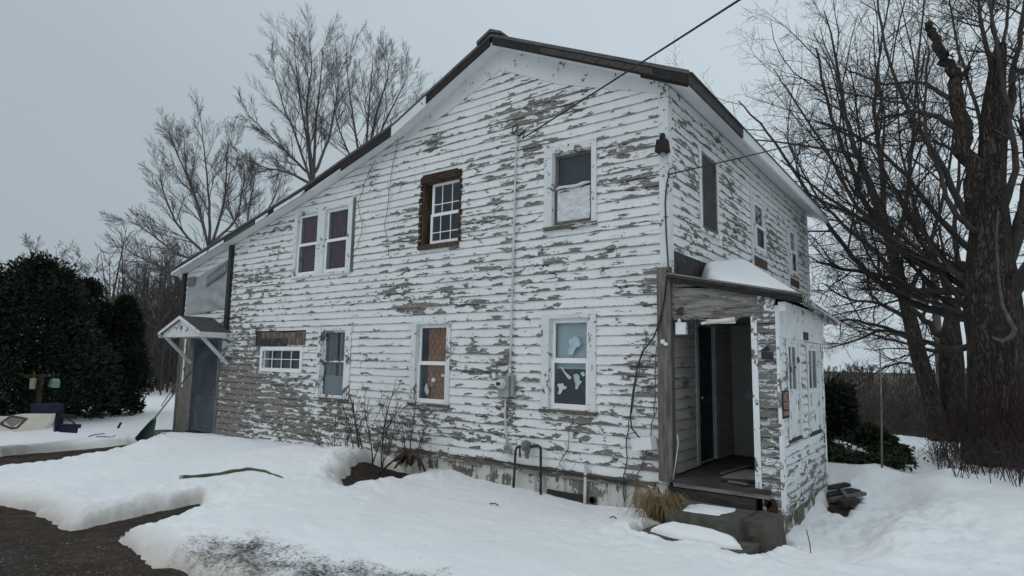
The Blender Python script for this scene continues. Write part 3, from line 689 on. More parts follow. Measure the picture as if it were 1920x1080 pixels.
g = MB(); fbox(g, FG, o[0]+.05, o[1]-.05, zm+.05, o[3]-.04, -.16, -.15); g.build('grey_backing', surf('dull_grey_backing', (.022,.025,.03), (.036,.04,.046), 2, rough=.5, bump=0), w)
# w2 ripped-out opening with bare brown lumber round a white gridded sash
O, o = WIN['w2']
mb = MB(); 
for k in range(11):   # broken siding ends and splinters round the hole
    z = o[2] + (o[3]-o[2])*(k+.5)/11
    fbox(mb, FG, o[0]-.03-random.uniform(0,.03), o[0]+.012, z-.05, z+.05, -.05, .028, .008); fbox(mb, FG, o[1]-.012, o[1]+.02+random.uniform(0,.03), z-.05, z+.05, -.05, .030, .008)
fbox(mb, FG, o[0]-.02, o[1]+.03, o[3]-.09, o[3]+.03, -.05, .034, .008); fbox(mb, FG, o[0]+.03, o[1]-.08, o[3]+.028, o[3]+.06, -.01, .036, .01)
w = mb.build('window', MT['rot'], house); tag(w, 'upper window in a ragged brown opening stripped of its casing')
j = MB(); fbox(j, FG, o[0]+.012, o[0]+.05, o[2], o[3]-.09, -.17, .0); fbox(j, FG, o[0]+.05, o[0]+.165, o[2], o[3]-.09, -.20, -.165); fbox(j, FG, o[1]-.05, o[1]-.012, o[2], o[3]-.09, -.17, 0)
fbox(j, FG, o[0]+.05, o[1]-.05, o[3]-.11, o[3]-.09, -.17, 0); j.build('window_jamb', MT['brown_wood'], w)
j = MB(); fbox(j, FG, o[0]-.03, o[1]-.01, o[2]-.07, o[2]+.012, -.16, .07, .006); j.build('window_sill', MT['brown_wood'], w)
u0, u1 = o[0]+.165, o[1]-.03
sashes(w, FG, [u0, u1, o[2]+.01, o[3]-.09], MT['vinyl'], .05, .48, -.09, grid=(3, (.34,)))
# w3 twin window with burgundy curtains
O, o = WIN['w3']; mb = MB(); casing(mb, FG, O, o); um = gp(602, 460)[0]
fbox(mb, FG, um-.13, um+.13, o[2]-.004, o[3]-.002, -.02, .03)
w = mb.build('window', MT['trim'], house); tag(w, 'twin upper window with burgundy curtains behind both sashes')
oa, ob = [o[0], um-.13, o[2], o[3]], [um+.13, o[1], o[2], o[3]]
for q in (oa, ob):
    j = MB(); jamb(j, FG, q, .13); j.build('window_jamb', MT['trim'], w); sashes(w, FG, q, MT['vinyl'], .05, .5, -.03)
    curtain(w, FG, q[0]+.05, q[1]-.05, q[2]+.06, q[3]-.05, -.13, MT['curtain_red'], 4, .035, ph=q[0])
s_ = MB(); sill(s_, FG, O, o, .05, .04); s_.build('window_sill', MT['trim'], w)
j = MB(); fbox(j, FG, O[1]+.002, O[1]+.075, O[2]+.02, O[3]+.06, .0, .03, .006); j.build('side_board', MT['grey_wood'], w)
# w4 lower right, blind above, dark below with paper cut-outs
w, o = make_win('w4', FG, WIN['w4'], 'lower window with a closed white blind above and paper cut-outs on its dark lower pane', 'trim')
sashes(w, FG, o, MT['vinyl'], .055, .53, -.05, glass='glass', lower='glass')
zm = o[2] + (o[3]-o[2])*.53
b = MB(); z = o[3]-.05; 
while z > zm - .10: 
    b.hexa([FG(o[0]+.06, z-.026, -.125), FG(o[1]-.06, z-.026, -.125), FG(o[1]-.06, z-.024, -.123), FG(o[0]+.06, z-.024, -.123), FG(o[0]+.06, z+.012, -.142), FG(o[1]-.06, z+.012, -.142), FG(o[1]-.06, z+.014, -.140), FG(o[0]+.06, z+.014, -.140)]); z -= .03
fbox(b, FG, o[0]+.05, o[1]-.05, zm-.125, zm-.1, -.15, -.12); b.build('blind', MT['blind'], w)
def cut(win, pts, mat, d=-.022, name='paper_cutout'):
    g = MB(); g.prism([FG(*gp(px, py)[[0,2]], d) for px, py in pts], (0,-.002,0)); return g.build(name, MT[mat], win)
rr = lambda cx, cy, r, n, s: [(cx + r*q*math.cos(2*PI*i/n), cy + 1.15*r*q*math.sin(2*PI*i/n)) for i in range(n) for q in (.55+.6*random.Random(s*31+i*7).random(),)]
cut(w, [(1043,722),(1047,719),(1051,720),(1053,717),(1057,724),(1062,725),(1059,730),(1054,730),(1052,736),(1048,740),(1044,738),(1047,731),(1046,726)], 'sticker')
cut(w, [(1049,687),(1054,690),(1059,698),(1065,703),(1071,708),(1066,712),(1061,706),(1055,697)], 'sticker')
cut(w, [(1074,703),(1080,700),(1086,705),(1085,712),(1090,716),(1085,722),(1082,730),(1077,729),(1078,720),(1075,712)], 'sticker_blue')
cut(w, rr(1092,702,5,9,3), 'sticker_blue')
cut(w, [(1062,640),(1068,633),(1074,629),(1080,632),(1084,638),(1086,645),(1082,650),(1077,651),(1074,656),(1070,664),(1063,667),(1059,661),(1062,653),(1065,648)], 'sticker_blue', -.060)
b = MB(); a_, c_ = gp(1052,690), gp(1099,772); b.bar((a_[0],.32,a_[2]), (c_[0],.32,c_[2]), .06, .05); b.build('leaning_board', MT['lumber_grey'], w)
# w5 brown patterned cloth
w, o = make_win('w5', FG, WIN['w5'], 'lower window with brown patterned cloth filling both sashes', 'trim')
sashes(w, FG, o, MT['vinyl'], .05, .5, -.05)
curtain(w, FG, o[0]+.2, o[1]-.04, o[2]+.06, o[3]-.04, -.115, MT['brown_cloth'], 2, .008, 'patterned_cloth')
cut(w, rr(811,712,4.2,10,11), 'sticker_cream', -.024); cut(w, rr(829,704,3.2,8,4), 'sticker', -.024); cut(w, [(796,722),(799,718),(801,728),(803,734),(800,742),(797,738),(794,731)], 'sticker_blue', -.024)
# w6 grey curtains
w, o = make_win('w6', FG, WIN['w6'], 'lower window with grey curtains parted over a dark gap', 'trim_bad')
sashes(w, FG, o, MT['trim_bad'], .032, .53, -.06, 'glass', 'glass')
uw = o[1]-o[0]
curtain(w, FG, o[0]+.03, o[0]+uw*.46, o[2]+.04, o[3]-.03, -.115, MT['curtain_grey'], 3, .022)
curtain(w, FG, o[0]+uw*.64, o[1]-.03, o[2]+.04, o[3]-.03, -.115, MT['curtain_grey'], 2, .02)
b = MB(); fbox(b, FG, o[0]+uw*.64, o[0]+uw*.69, o[2]+.05, o[3]-.03, -.095, -.085); b.build('curtain_edge', MT['curtain_white'], w)
curtain(w, FG, o[0]+.03, o[1]-.05, o[2]+.03, o[2]+.46, -.088, MT['curtain_white'], 4, .012, 'half_curtain')
# w7 small gridded slider under a stripped patch
O, o = WIN['w7']; mb = MB(); ring(mb, FG, O[0], O[1], O[2], O[3], .085, -.02, .035)
w = mb.build('window', MT['vinyl'], house); tag(w, 'small wide window with a white frame and eight panes')
j = MB(); jamb(j, FG, o, .12); j.build('window_jamb', MT['vinyl'], w)
g = MB()
for k in range(1, 4): uu = O[0]+.08+(O[1]-O[0]-.16)*k/4; fbox(g, FG, uu-.009, uu+.009, O[2]+.07, O[3]-.07, -.012, .002)
zz = (O[2]+O[3])/2; fbox(g, FG, O[0]+.07, O[1]-.07, zz-.009, zz+.009, -.011, .003); g.build('muntins', MT['vinyl'], w)
g = MB(); fbox(g, FG, o[0], o[1], o[2], o[3], -.03, -.025); g.build('pane', MT['glass'], w)
v = rectG((493,623),(573,646)); mb = MB(); n = 5
for k in range(n): fbox(mb, FG, v[0]+(v[1]-v[0])*k/n, v[0]+(v[1]-v[0])*(k+1)/n-.006, v[2]-.06, v[3]-random.uniform(0,.03), .0, .012, .004)
mb.build('stripped_patch', MT['board_patch'], house)
v = rectG((491,637),(539,649)); mb = MB(); fbox(mb, FG, v[0], v[1], v[2], v[3]+.02, .012, .03, .008); mb.build('tar_paper_scrap', MT['tarpaper'], house)
# entrance-side upper windows
w, o = make_win('s1', FS, WS['s1'], 'tall upper entrance side window behind a dull grey screen', 'trim', True)
g = MB(); ring(g, FS, o[0]+.02, o[1]-.02, o[2]+.02, o[3]-.02, .05, -.01, .022); zz=(o[2]+o[3])/2; fbox(g, FS, o[0]+.06, o[1]-.06, zz-.03, zz+.01, -.03, -.006); g.build('screen_frame', MT['grey_wood'], w)
g = MB(); fbox(g, FS, o[0]+.05, o[1]-.05, o[2]+.05, o[3]-.05, .004, .007); g.build('screen', MT['screen'], w)
curtain(w, FS, o[0]+.06, o[0]+(o[1]-o[0])*.62, o[2]+.05, zz+.05, -.05, MT['curtain_white'], 3, .03)
w, o = make_win('s2', FS, WS['s2'], 'middle upper entrance side window with white sashes', 'trim'); sashes(w, FS, o, MT['vinyl'], .055, .5, .012)
w, o = make_win('s3', FS, WS['s3'], 'far upper entrance side window with white sashes', 'trim'); sashes(w, FS, o, MT['vinyl'], .05, .5, .012)
curtain(w, FS, o[0]+.05, o[1]-.2, o[2]+.05, (o[2]+o[3])/2, -.09, MT['curtain_white'], 3, .02)
for rc in (WS['s2'], WS['s3']):
    mb = MB(); O_ = rc[0]; fbox(mb, FS, O_[0], O_[1], O_[2]-.24, O_[2]-.06, .004, .030, .006); mb.build('bare_sill_patch', MT['brown_wood'], house)
mb = MB(); fbox(mb, FS, .13, 2.4, 3.08, 3.46, -.004, .010, .004); mb.build('tar_paper_strip', MT['tarpaper'], house)
mb = MB(); fbox(mb, FS, 4.1, 4.2, 3.2, 5.4, .0, .04, .004); mb.build('batten', MT['trim'], house); mb = MB(); fbox(mb, FS, 7.1, 7.2, 3.3, 5.1, .0, .04, .004); mb.build('batten', MT['trim'], house)

# --- back door, panel, house wrap, canopy
fr0, fr1, fz0, fz1 = DOORG
mb = MB(); fbox(mb, FG, fr0-.04, fr0+.11, fz0, fz1, -.12, .03, .003); fbox(mb, FG, fr1-.06, fr1+.06, fz0, fz1, -.12, .03, .003); fbox(mb, FG, fr0+.11, fr1-.06, fz1-.08, fz1+.03, -.12, .028, .003)
mb.build('door_frame', MT['door_frame_grey'], house)
mb = MB(); a0, a1 = fr0+.11, fr1-.06
fbox(mb, FG, a0, a1, fz0+.02, fz1-.08, -.075, -.035)
for zz, hh in ((.10,.26),(.52,.14)): ring(mb, FG, a0+.1, a1-.1, fz0+zz, fz0+zz+hh, .02, -.036, -.026)
ring(mb, FG, a0+.015, a1-.015, fz0+.03, fz1-.09, .07, -.036, -.022)
door = mb.build('back_door', MT['door_grey'], house); tag(door, 'grey blue storm door under the small canopy')
g = MB(); fbox(g, FG, a0+.09, a1-.09, fz0+.95, fz1-.17, -.036, -.031); g.build('door_pane', surf('dull_storm_door_glazing', (.05,.062,.075), (.085,.10,.115), 1.5, rough=.22, bump=.05, spec=.5), door)
g = MB(); c = (a1-.08, fz0+1.05); g.tube([FG(c[0], c[1]-.05, -.01), FG(c[0], c[1]-.05, .03), FG(c[0], c[1]+.06, .03), FG(c[0], c[1]+.06, -.01)], .008, 6); g.build('handle', MT['steel'], door)
mb = MB(); x = WX0 + .07
while x < fr0 - .05:
    x2 = min(x + .16, fr0 - .045); fbox(mb, FG, x+.002, x2-.002, -.18, 2.42, .0, .018 + random.uniform(0,.006), .002); x = x2
mb.build('plank_panel', MT['plank_panel'], house)
mb = MB(); fbox(mb, FG, WX0 - .03, WX0 + .065, -.18, 4.0, -.16, .035, .003); mb.build('corner_board', MT['grey_wood'], house); mb = MB(); fbox(mb, FG, WX0+.28, WX0+.36, 1.0, 2.4, .026, .045, .003); mb.build('batten', MT['trim_bad'], house)
wl, wr = gp(356,520)[0], gp(436,470)[0]
mb = MB(); n = 22; zt = lambda u: wall_top(u) - .30
zb_ = lambda u: 2.95 + .12*(u-wl)/(wr-wl)
mb.grid([[FG(wl+(wr-wl)*i/n, zb_(wl+(wr-wl)*i/n)+(zt(wl+(wr-wl)*i/n)-zb_(wl+(wr-wl)*i/n))*j/n, .040 + .028*math.sin((j*.85 + 3.6*((i/n-.15)**2)*3.2))*(1-j/n)**.8*(.35+.65*i/n) + .012*mnoise.noise(Vector((i*.3,j*.3,1)))) for j in range(n+1)] for i in range(n+1)])
mb.build('house_wrap', MT['wrap'], house)
mb = MB()
def wrap_pt(t, h): u = wl + (wr-wl)*t; return FG(u, h, .078)
A = [(.50,3.72),(.985,4.16)]
for (t0, z0_, t1, z1_, hh) in ((.50,3.68,.985,4.04,.27),(.02,3.76,.20,3.76,.24)):
    mb = MB(); mb.hexa([FG(wl+(wr-wl)*t, z+dz, d) for dz in (0, hh) for t, z, d in ((t0,z0_,.055),(t1,z1_,.055),(t1,z1_,.075),(t0,z0_,.075))]); mb.build('printed_band', MT['wrap_print'], house)
mb = MB(); rn = random.Random(5)
for k in range(8):       # pale illegible print on the bands
    t = .53 + .053*k; z = 3.68 + .36*(t-.5)/.485
    mb.hexa([FG(wl+(wr-wl)*tt, z+dz, d) for dz in (.06+rn.uniform(0,.03), .19) for tt, d in ((t,.074),(t+.022,.074),(t+.022,.080),(t,.080))])
mb.build('faded_print', MT['wrap'], house)
for a_, b_ in (((350,514),(344,600)), ((437,461),(429,614))):
    t_, b2 = gp(*a_), gp(*b_); u = (t_[0]+b2[0])/2
    mb = MB(); fbox(mb, FG, u-.075, u+.075, b2[2]-.06, wall_top(u), .0, .085, .003); mb.build('black_batten', MT['black_strip'], house)
# door canopy
CY = -.78; cl, cr = gp(305,626,CY)[0]+.05, gp(376,620,CY)[0]; cz = 2.37; cpk = 2.80; cm = (cl+cr)/2
mb = MB(); T = .05
for xa, xb in ((cl-.12, cm), (cr+.12, cm)):
    mb.hexa([(xa, CY-.07, cz+.02), (xb, CY-.07, cpk), (xb, -.03, cpk), (xa, -.03, cz+.02), (xa, CY-.07, cz+.02+T), (xb, CY-.07, cpk+T), (xb, -.03, cpk+T), (xa, -.03, cz+.02+T)])
can = mb.build('door_canopy', MT['shingle'], house); tag(can, 'small gabled canopy with dark shingles over the back door')
mb = MB(); mb.prism([(cl, CY, cz-.05), (cr, CY, cz-.05), (cr, CY, cz+.06), (cm, CY, cpk-.015), (cl, CY, cz+.06)], (0, .025, 0)); mb.build('pediment', MT['trim'], can)
mb = MB(); 
for xa, xb in ((cl-.13, cm), (cr+.13, cm)): mb.hexa([(xa, CY-.085, cz-.0), (xb, CY-.085, cpk-.04), (xb, CY-.065, cpk-.04), (xa, CY-.065, cz-.0), (xa, CY-.085, cz+.065), (xb, CY-.085, cpk+.045), (xb, CY-.065, cpk+.045), (xa, CY-.065, cz+.065)])
for xx in (cl-.13, cr+.105): mb.box(xx, xx+.025, CY-.06, -.035, cz-.07, cz+.06)
mb.box(cl, cr, CY+.026, -.035, cz-.05, cz-.03); mb.build('canopy_trim', MT['trim'], can)
mb = MB(); 
for px, py, sz in ((332,616,.03),(341,614,.05),(318,621,.02),(352,618,.025)): c = gp(px, py, CY); mb.box(c[0]-sz*.5, c[0]+sz*.6, CY-.012, CY-.001, c[2]-sz, c[2]+sz)
mb.build('paint_chip', MT['grey_wood'], can)
for x in (cl+.04, cr-.02):
    mb = MB(); mb.bar((x, CY+.06, cz-.06), (x, -.03, cz-.72), .07, .06, (1,0,0)); mb.build('brace', MT['trim'], can)

# --- entrance porch
PW, PD = 1.40, 2.80
J0, J1 = 1.10, 1.175
BZ = 2.44
def prz(x): return 3.10 - .215 * x                # porch roof top at distance x from the wall
mb = MB(); panel_wall(mb, FPF, J1, PW-.004, -.1, 2.62, [], -.11, -.006); mb.build('porch_front_wall', MT['sheathing'], house)
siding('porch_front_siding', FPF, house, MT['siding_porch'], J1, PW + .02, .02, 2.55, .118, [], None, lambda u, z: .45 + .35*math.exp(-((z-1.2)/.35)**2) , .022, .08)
mb = MB(); fbox(mb, FPF, J0, J1, .28, 2.47, -.11, .034, .003); mb.build('porch_door_jamb', MT['trim_bad'], house)
PWIN = [[.50,1.12,.90,2.17],[1.74,2.52,.88,2.15]]
mb = MB(); panel_wall(mb, FP, .0, PD, -.1, 2.60, PWIN, -.11, -.006); mb.build('porch_side_wall', MT['sheathing'], house)
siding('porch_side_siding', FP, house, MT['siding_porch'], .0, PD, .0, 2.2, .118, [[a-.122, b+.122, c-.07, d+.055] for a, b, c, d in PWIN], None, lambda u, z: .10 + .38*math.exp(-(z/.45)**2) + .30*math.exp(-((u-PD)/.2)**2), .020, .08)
mb = MB(); fbox(mb, FP, -.03, .115, .05, 2.198, .0, .034, .003); mb.build('corner_board', MT['trim_bad'], house); mb = MB(); fbox(mb, FP, PD-.10, PD+.02, .05, 2.198, .0, .032, .004); mb.build('corner_board', MT['trim_bad'], house)
mb = MB(); fbox(mb, FP, -.03, PD+.02, 2.20, 2.60, .0, .045, .002); fbox(mb, FP, -.05, PD+.03, 2.52, 2.64, .045, .13, .002); mb.build('porch_frieze', MT['trim_clean'], house)
for q, lab in zip(PWIN, ('porch window nearer the steps', 'porch window farther from the steps')):
    O_ = [q[0]-.10, q[1]+.10, q[2]-.05, q[3]+.04]
    mb = MB(); casing(mb, FP, O_, q, .026); w = mb.build('window', MT['trim'], house); tag(w, lab)
    j = MB(); jamb(j, FP, q, .11); j.build('window_jamb', MT['trim_bad'], w)
    zm = q[2] + (q[3]-q[2])*.46
    g = MB(); ring(g, FP, q[0]+.02, q[1]-.02, zm, q[3]-.02, .05, -.03, -.002); uu=(q[0]+q[1])/2; fbox(g, FP, uu-.02, uu+.02, zm+.05, q[3]-.07, -.025, -.004); g.build('upper_sash', MT['trim'], w)
    g = MB(); fbox(g, FP, q[0]+.04, q[1]-.04, zm+.02, q[3]-.04, -.020, -.017); g.build('upper_pane', MT['glass_dusty'], w)
    g = MB(); fbox(g, FP, q[0]+.02, q[1]-.02, q[2]+.0, zm, -.04, -.006, .003); g.build('boarded_half', MT['trim'], w)
    g = MB(); fbox(g, FP, q[0]+.01, q[1]-.01, zm-.02, zm+.03, -.01, .014); g.build('meeting_rail', MT['trim'], w)
    curtain(w, FP, q[0]+.05, q[0]+.32, zm+.03, q[3]-.05, -.05, MT['curtain_grey'], 2, .012)
# back wall, ceiling and floor of the porch
mb = MB(); mb.box(.0, PW-.006, PD-.11, PD, -.1, 2.9); mb.build('porch_end_wall', MT['plaster_panel'], house)
mb = MB(); mb.box(.02, PW-.12, .04, PD-.12, 2.52, 2.56); mb.build('porch_ceiling', MT['grey_wood_h'], house)
mb = MB()
y = -.10
while y < PD-.12: mb.box(.02, PW-.115, y+.003, min(y+.13, PD-.115), .27, .325+random.uniform(-.003,.003)); y += .13
mb.build('porch_floor', MT['floor_boards'], house)
mb = MB(); mb.box(.55, 1.22, .35, 1.25, .329, .338); mb.build('floor_mat', MT['canvas_grey'], house)
for x0_, y0_, x1_, y1_, w_, m_ in ((.62,.12,1.15,.30,.09,'lumber_dark'),(.50,.55,.62,1.5,.07,'grey_wood'),(.9,1.5,1.2,2.2,.10,'lumber_grey'),(.75,.05,1.0,-.02,.06,'grey_wood')):
    mb = MB(); mb.bar((x0_,y0_,.352), (x1_,y1_,.356), w_, .022); tag(mb.build('loose_board', MT[m_], None, (x0_,y0_,.34)), {.62:'dark loose board lying just inside the porch doorway',.50:'narrow grey board lying along the porch floor before the navy door',.9:'grey board lying at the far end of the porch floor',.75:'short grey stick on the threshold of the porch'}[x0_], 'board')
mb = MB(); fbox(mb, FS, .02, .12, .0, .33, -.0, .06, .01); mb.box(.04, 1.12, -.13, -.05, .06, .20); mb.build('rotten_sill', MT['lumber_dark'], house)
mb = MB(); mb.box(.05, PW-.12, -.085, -.04, .215, .27); mb.build('threshold', MT['grey_wood_h'], house)
# inner door
q = DOORP; mb = MB(); casing(mb, FS, [q[0]-.1, q[1]+.12, q[2], q[3]+.09], q, .034); jamb(mb, FS, q, .12); mb.build('door_casing', surf('grey_white_door_casing', (.30,.31,.31), (.44,.45,.45), 4, rough=.7, bump=.1), house)
mb = MB(); fbox(mb, FS, q[0]+.02, q[1]-.02, q[2]+.02, q[3]-.02, -.06, -.02)
for uu in (q[0]+.1, (q[0]+q[1])/2+.03):
    for z0_, z1_ in ((.25,.85),(1.0,1.75),(1.85,2.0)): ring(mb, FS, uu, uu+.24, q[2]+z0_, q[2]+z1_, .02, -.022, -.006)
d_ = mb.build('front_door', MT['door_navy'], house); tag(d_, 'dark navy panelled door inside the open porch')
mb = MB(); mb.lathe(FS(q[0]+.09, q[2]+.98, -.02), (1,0,0), [(0,.026),(.01,.026),(.02,.012),(.04,.012),(.05,.028),(.075,.026),(.085,.005)], 14); mb.build('door_knob', MT['steel'], d_)
mb = MB(); c = FPF(1.06, 1.36, 0); mb.box(.98, 1.095, .10, .16, 1.40, 1.52); mb.build('mail_slot_box', MT['black_plastic'], house)
# beam of rotting boards over the porch opening
mb = MB()
for k, (z0_, z1_) in enumerate(((2.47,2.60),(2.605,2.76),(2.765,2.90))):
    x1 = [1.24, 1.20, 1.05][k]
    pts = [(.05, z0_), (x1, z0_ - .01*k)] + [(x1 + random.uniform(-.03,.03), z0_ + (z1_-z0_)*t) for t in (.35,.7)] + [(x1-.02, z1_), (.05, z1_)]
    mb.prism([FPF(u, min(z, prz(u)-.05), -.03) for u, z in pts], (0, -.06 - .006*k, 0))
mb.prism([FPF(.05, 2.905, -.03), FPF(.85, 2.905, -.03), FPF(.85, 2.91, -.03), FPF(.05, 3.04, -.03)], (0,-.05,0))
beam = mb.build('porch_beam', MT['beam'], house)
for k in range(16):
    u = random.uniform(.06, 1.0); mb = MB(); mb.bar(FPF(u, 2.475+random.uniform(-.02,.015), random.uniform(-.02,.05)), FPF(u+random.uniform(.08,.32), 2.47+random.uniform(-.05,.02), random.uniform(-.02,.055)), .012, random.uniform(.012,.04)); mb.build('beam_splinter', MT['grey_wood_h'], beam)
mb = MB()
mb.prism([FPF(J0, 2.46, -.05), FPF(PW-.008, 2.46, -.05), FPF(PW-.008, 2.735, -.05), FPF(J0, 2.80, -.05)], (0,-.07,0))
mb.build('peeled_beam_end', MT['trim_bad'], beam)
# roof of the porch, sagging toward the far end
mb = MB(); ny, nx = 14, 10
def prp(x, y, t): 
    k = y / PD; xe = 1.74 - .10*k
    return (x/1.74*xe, -.12 + y*(PD+.24)/PD, prz(x) - .12*k*(x/1.74) + t + .012*mnoise.noise(Vector((x*3, y*2, 5))))
TOPS = [[prp(1.74*i/nx, PD*j/ny, 0) for j in range(ny+1)] for i in range(nx+1)]; BOTS = [[prp(1.74*i/nx, PD*j/ny, -.045) for j in range(ny+1)] for i in range(nx+1)]
mb.grid(TOPS, False); mb.grid(BOTS, False); mb.grid([TOPS[-1], BOTS[-1]], False); mb.grid([[r[0] for r in TOPS], [r[0] for r in BOTS]], False); mb.grid([[r[-1] for r in TOPS], [r[-1] for r in BOTS]], False)
pr = mb.build('porch_roof', MT['shingle'], house)
mb = MB(); n = 70; rj = random.Random(4)                    # ragged shingle ends and rotted eave, one torn strip
P_ = [[], [], [], []]
for k in range(n+1):
    a = prp(1.74, PD*k/n, -.045); dr = .035 + .07*max(0, mnoise.noise(Vector((k*.55, 3, 1)))) + .03*rj.random(); ox = .012*rj.random()
    P_[0].append((a[0]+ox+.004, a[1], a[2]+.035)); P_[1].append((a[0]+ox, a[1], a[2]-dr)); P_[2].append((a[0]-.05, a[1], a[2]-dr+.01)); P_[3].append((a[0]-.05, a[1], a[2]+.03))
mb.grid(P_ + [P_[0]], False); mb.build('ragged_eave', MT['trim_rot'], pr)
mb = MB(); a, b = prp(.05, 0, -.05), prp(1.74, 0, -.05); mb.bar((a[0], a[1]+.02, a[2]-.03), (b[0], b[1]+.02, b[2]-.03), .03, .07); mb.build('porch_rake', MT['dark_fascia'], pr)
mb = MB(); a, b = prp(.02, 0, .0), prp(1.74, 0, .0); mb.bar((a[0], a[1]-.01, a[2]+.0), (b[0], b[1]-.01, b[2]+.0), .03, .022); mb.build('porch_drip_edge', MT['grey_wood_h'], pr)
# porch foundation
mb = rough_wall(FP, -.02, PD+.02, -.9, .06, .004, .03, .07); P0 = None
mb.build('porch_foundation', MT['porch_found'], house)
mb = rough_wall(FPF, J0-.02, PW+.006, -.9, .04, .004, .035, .06); mb.build('porch_foundation', MT['porch_found'], house)
mb = MB(); 
for (u, z, w_, h) in ((1.30,.10,.07,.13),(1.24,.16,.05,.06)): mb.prism([FPF(u+w_*random.uniform(.7,1.2)*math.cos(t), z+h*random.uniform(.7,1.1)*math.sin(t), .026) for t in np.linspace(0,2*PI,10)[:-1]], (0,-.012,0))
mb.build('rot_patch', MT['rot'], house)

# ------------------------------------------------------------------ ground: dirt sheet and the snow lying on it
def vnoise(x, y, seed=0):
    xi = np.floor(x).astype(np.int64); yi = np.floor(y).astype(np.int64); fx = x - xi; fy = y - yi
    fx = fx*fx*(3-2*fx); fy = fy*fy*(3-2*fy)
    def h(a, b):
        n = (a*374761393 + b*668265263 + seed*974711) & 0x7fffffff; n = ((n ^ (n >> 13)) * 1274126177) & 0x7fffffff
        return ((n ^ (n >> 16)) & 0xffff) / 65535.0
    return (h(xi,yi)*(1-fx)+h(xi+1,yi)*fx)*(1-fy) + (h(xi,yi+1)*(1-fx)+h(xi+1,yi+1)*fx)*fy
def fbm(x, y, s, o=4, seed=0):
    r = 0; a = .5; t = 0
    for i in range(o): r = r + a*vnoise(x*s, y*s, seed+i*17); t += a; a *= .5; s *= 2.03
    return r/t - .5
# snow surface heights read where the snow meets the wall, plus the banks in front of it
CTRL = []
for px, py, y in [(330,812,-.15),(440,824,-.12),(520,830,-.12),(590,836,-.12),(640,846,-.12),(780,878,-.12),(850,888,-.1),(900,902,-.1),(950,913,-.1),(1020,929,-.1),(1110,949,-.1),(1180,956,-.1),(1240,958,-.1),
                  (1208,1003,-1.42),(1260,1014,-1.42),(1300,1025,-1.42),(1345,1036,-1.42),(1395,1046,-1.42),(1450,1040,-.75)]: CTRL.append(tuple(gp(px, py, y)))
for px, py, x in [(1480,1022,1.46),(1510,990,1.46),(1530,960,1.46),(1548,925,1.46)]: CTRL.append(tuple(sp(px, py, x)))
for px, py, y in [(360,819,-1.35),(420,826,-1.3),(500,840,-1.2),(560,842,-1.2),(620,848,-1.1)]: CTRL.append(tuple(gp(px, py, y) + np.array([0,0,.05])))     # bank before the wall
CTRL += [(x, y, z) for x, y, z in [(-6,-4,.0),(-3,-4,.02),(0,-3.7,-.02),(2,-3.5,-.08),(4,-3,-.12),(6,-2,-.1),(3.3,-8,.06),(-4,-8,.05),(8,-8,0),(-10,-3.5,.02),(-14,-3,-.12),(-20,-4,-.05),(-20,3,-.1),(-30,6,0),(-40,-10,0),(-22,-15,0),
          (3.0,1.0,-.12),(3.6,2.6,.02),(2.6,4.6,.06),(4.5,3.5,.05),(6,2,.0),(2.4,7.5,-.18),(3.4,9,-.15),(6,8,-.1),(9,4,0),(12,0,0),(15,10,-.2),(2,12,-.6),(-16,9,-.1),(-16,14,-.2),(1.9,3.2,-.28),(-3,1.5,.1),(-8,1.5,0),(-12,1.5,-.1)]]
CT = np.array(CTRL)
def base_h(x, y):
    x = np.asarray(x, float); y = np.asarray(y, float); num = 0; den = 1e-9
    for cx, cy, cz in CT:
        d2 = (x-cx)**2 + (y-cy)**2; w = 1/(d2+.10)**1.7; num = num + w*cz; den = den + w
    z = num/den
    # the land falls away behind the house to a wooded valley
    s = np.clip(y - 11 + .15*(x+2), 0, None); fade = 1/(1+np.exp(-(x+14+.25*y)/5))
    z = z - fade*np.where(s < 150, .085*s*np.clip(s/14,0,1), .085*150 - .045*np.clip(s-150,0,190)*np.clip((s-150)/120,0,1))
    far = np.hypot(x-3, y+8); z = z + np.clip(far-40, 0, None)*.004*(1-fade)
    return z
def to_ground(poly, z=-.05):
    return np.array([hp(px, py, z)[:2] for px, py in poly])
def sdist(x, y, poly):           # positive inside
    n = len(poly); inside = np.zeros(x.shape, bool); d = np.full(x.shape, 1e9)
    for i in range(n):
        x0, y0 = poly[i]; x1, y1 = poly[(i+1) % n]
        dx, dy = x1-x0, y1-y0; L = dx*dx+dy*dy+1e-12
        t = np.clip(((x-x0)*dx+(y-y0)*dy)/L, 0, 1); d = np.minimum(d, np.hypot(x-x0-t*dx, y-y0-t*dy))
        c = ((y0 > y) != (y1 > y)) & (x < dx*(y-y0)/(dy if abs(dy) > 1e-12 else 1e-12)+x0); inside ^= c
    return np.where(inside, d, -d)
DRIVE = to_ground([(-700,1010),(-300,950),(-60,930),(0,933),(30,937),(65,947),(100,962),(137,975),(175,966),(222,957),(290,945),(350,934),(372,934),(362,946),(325,958),(270,968),(230,978),(230,995),(262,1018),(275,1034),(310,1040),(350,1048),(365,1062),(430,1075),(500,1092),(640,1150),(500,1400),(-200,1700),(-2500,1500)])
PATH = to_ground([(-300,862),(-40,856),(12,852),(60,846),(120,841),(200,839),(262,835),(278,824),(300,812),(322,814),(330,824),(305,834),(262,848),(215,860),(170,869),(110,879),(50,886),(10,894),(-60,904),(-300,925)], -.15)
HOLE = to_ground([(628,897),(650,882),(672,868),(700,862),(740,862),(772,864),(788,872),(770,878),(742,880),(728,886),(712,888),(694,893),(668,898),(645,903)], -.0)
STEPS = np.array([(.10,-1.30),(.10,-.86),(.22,-.8),(.22,-.1),(1.40,-.0),(1.42,-.55),(1.36,-.95),(1.36,-1.30)])
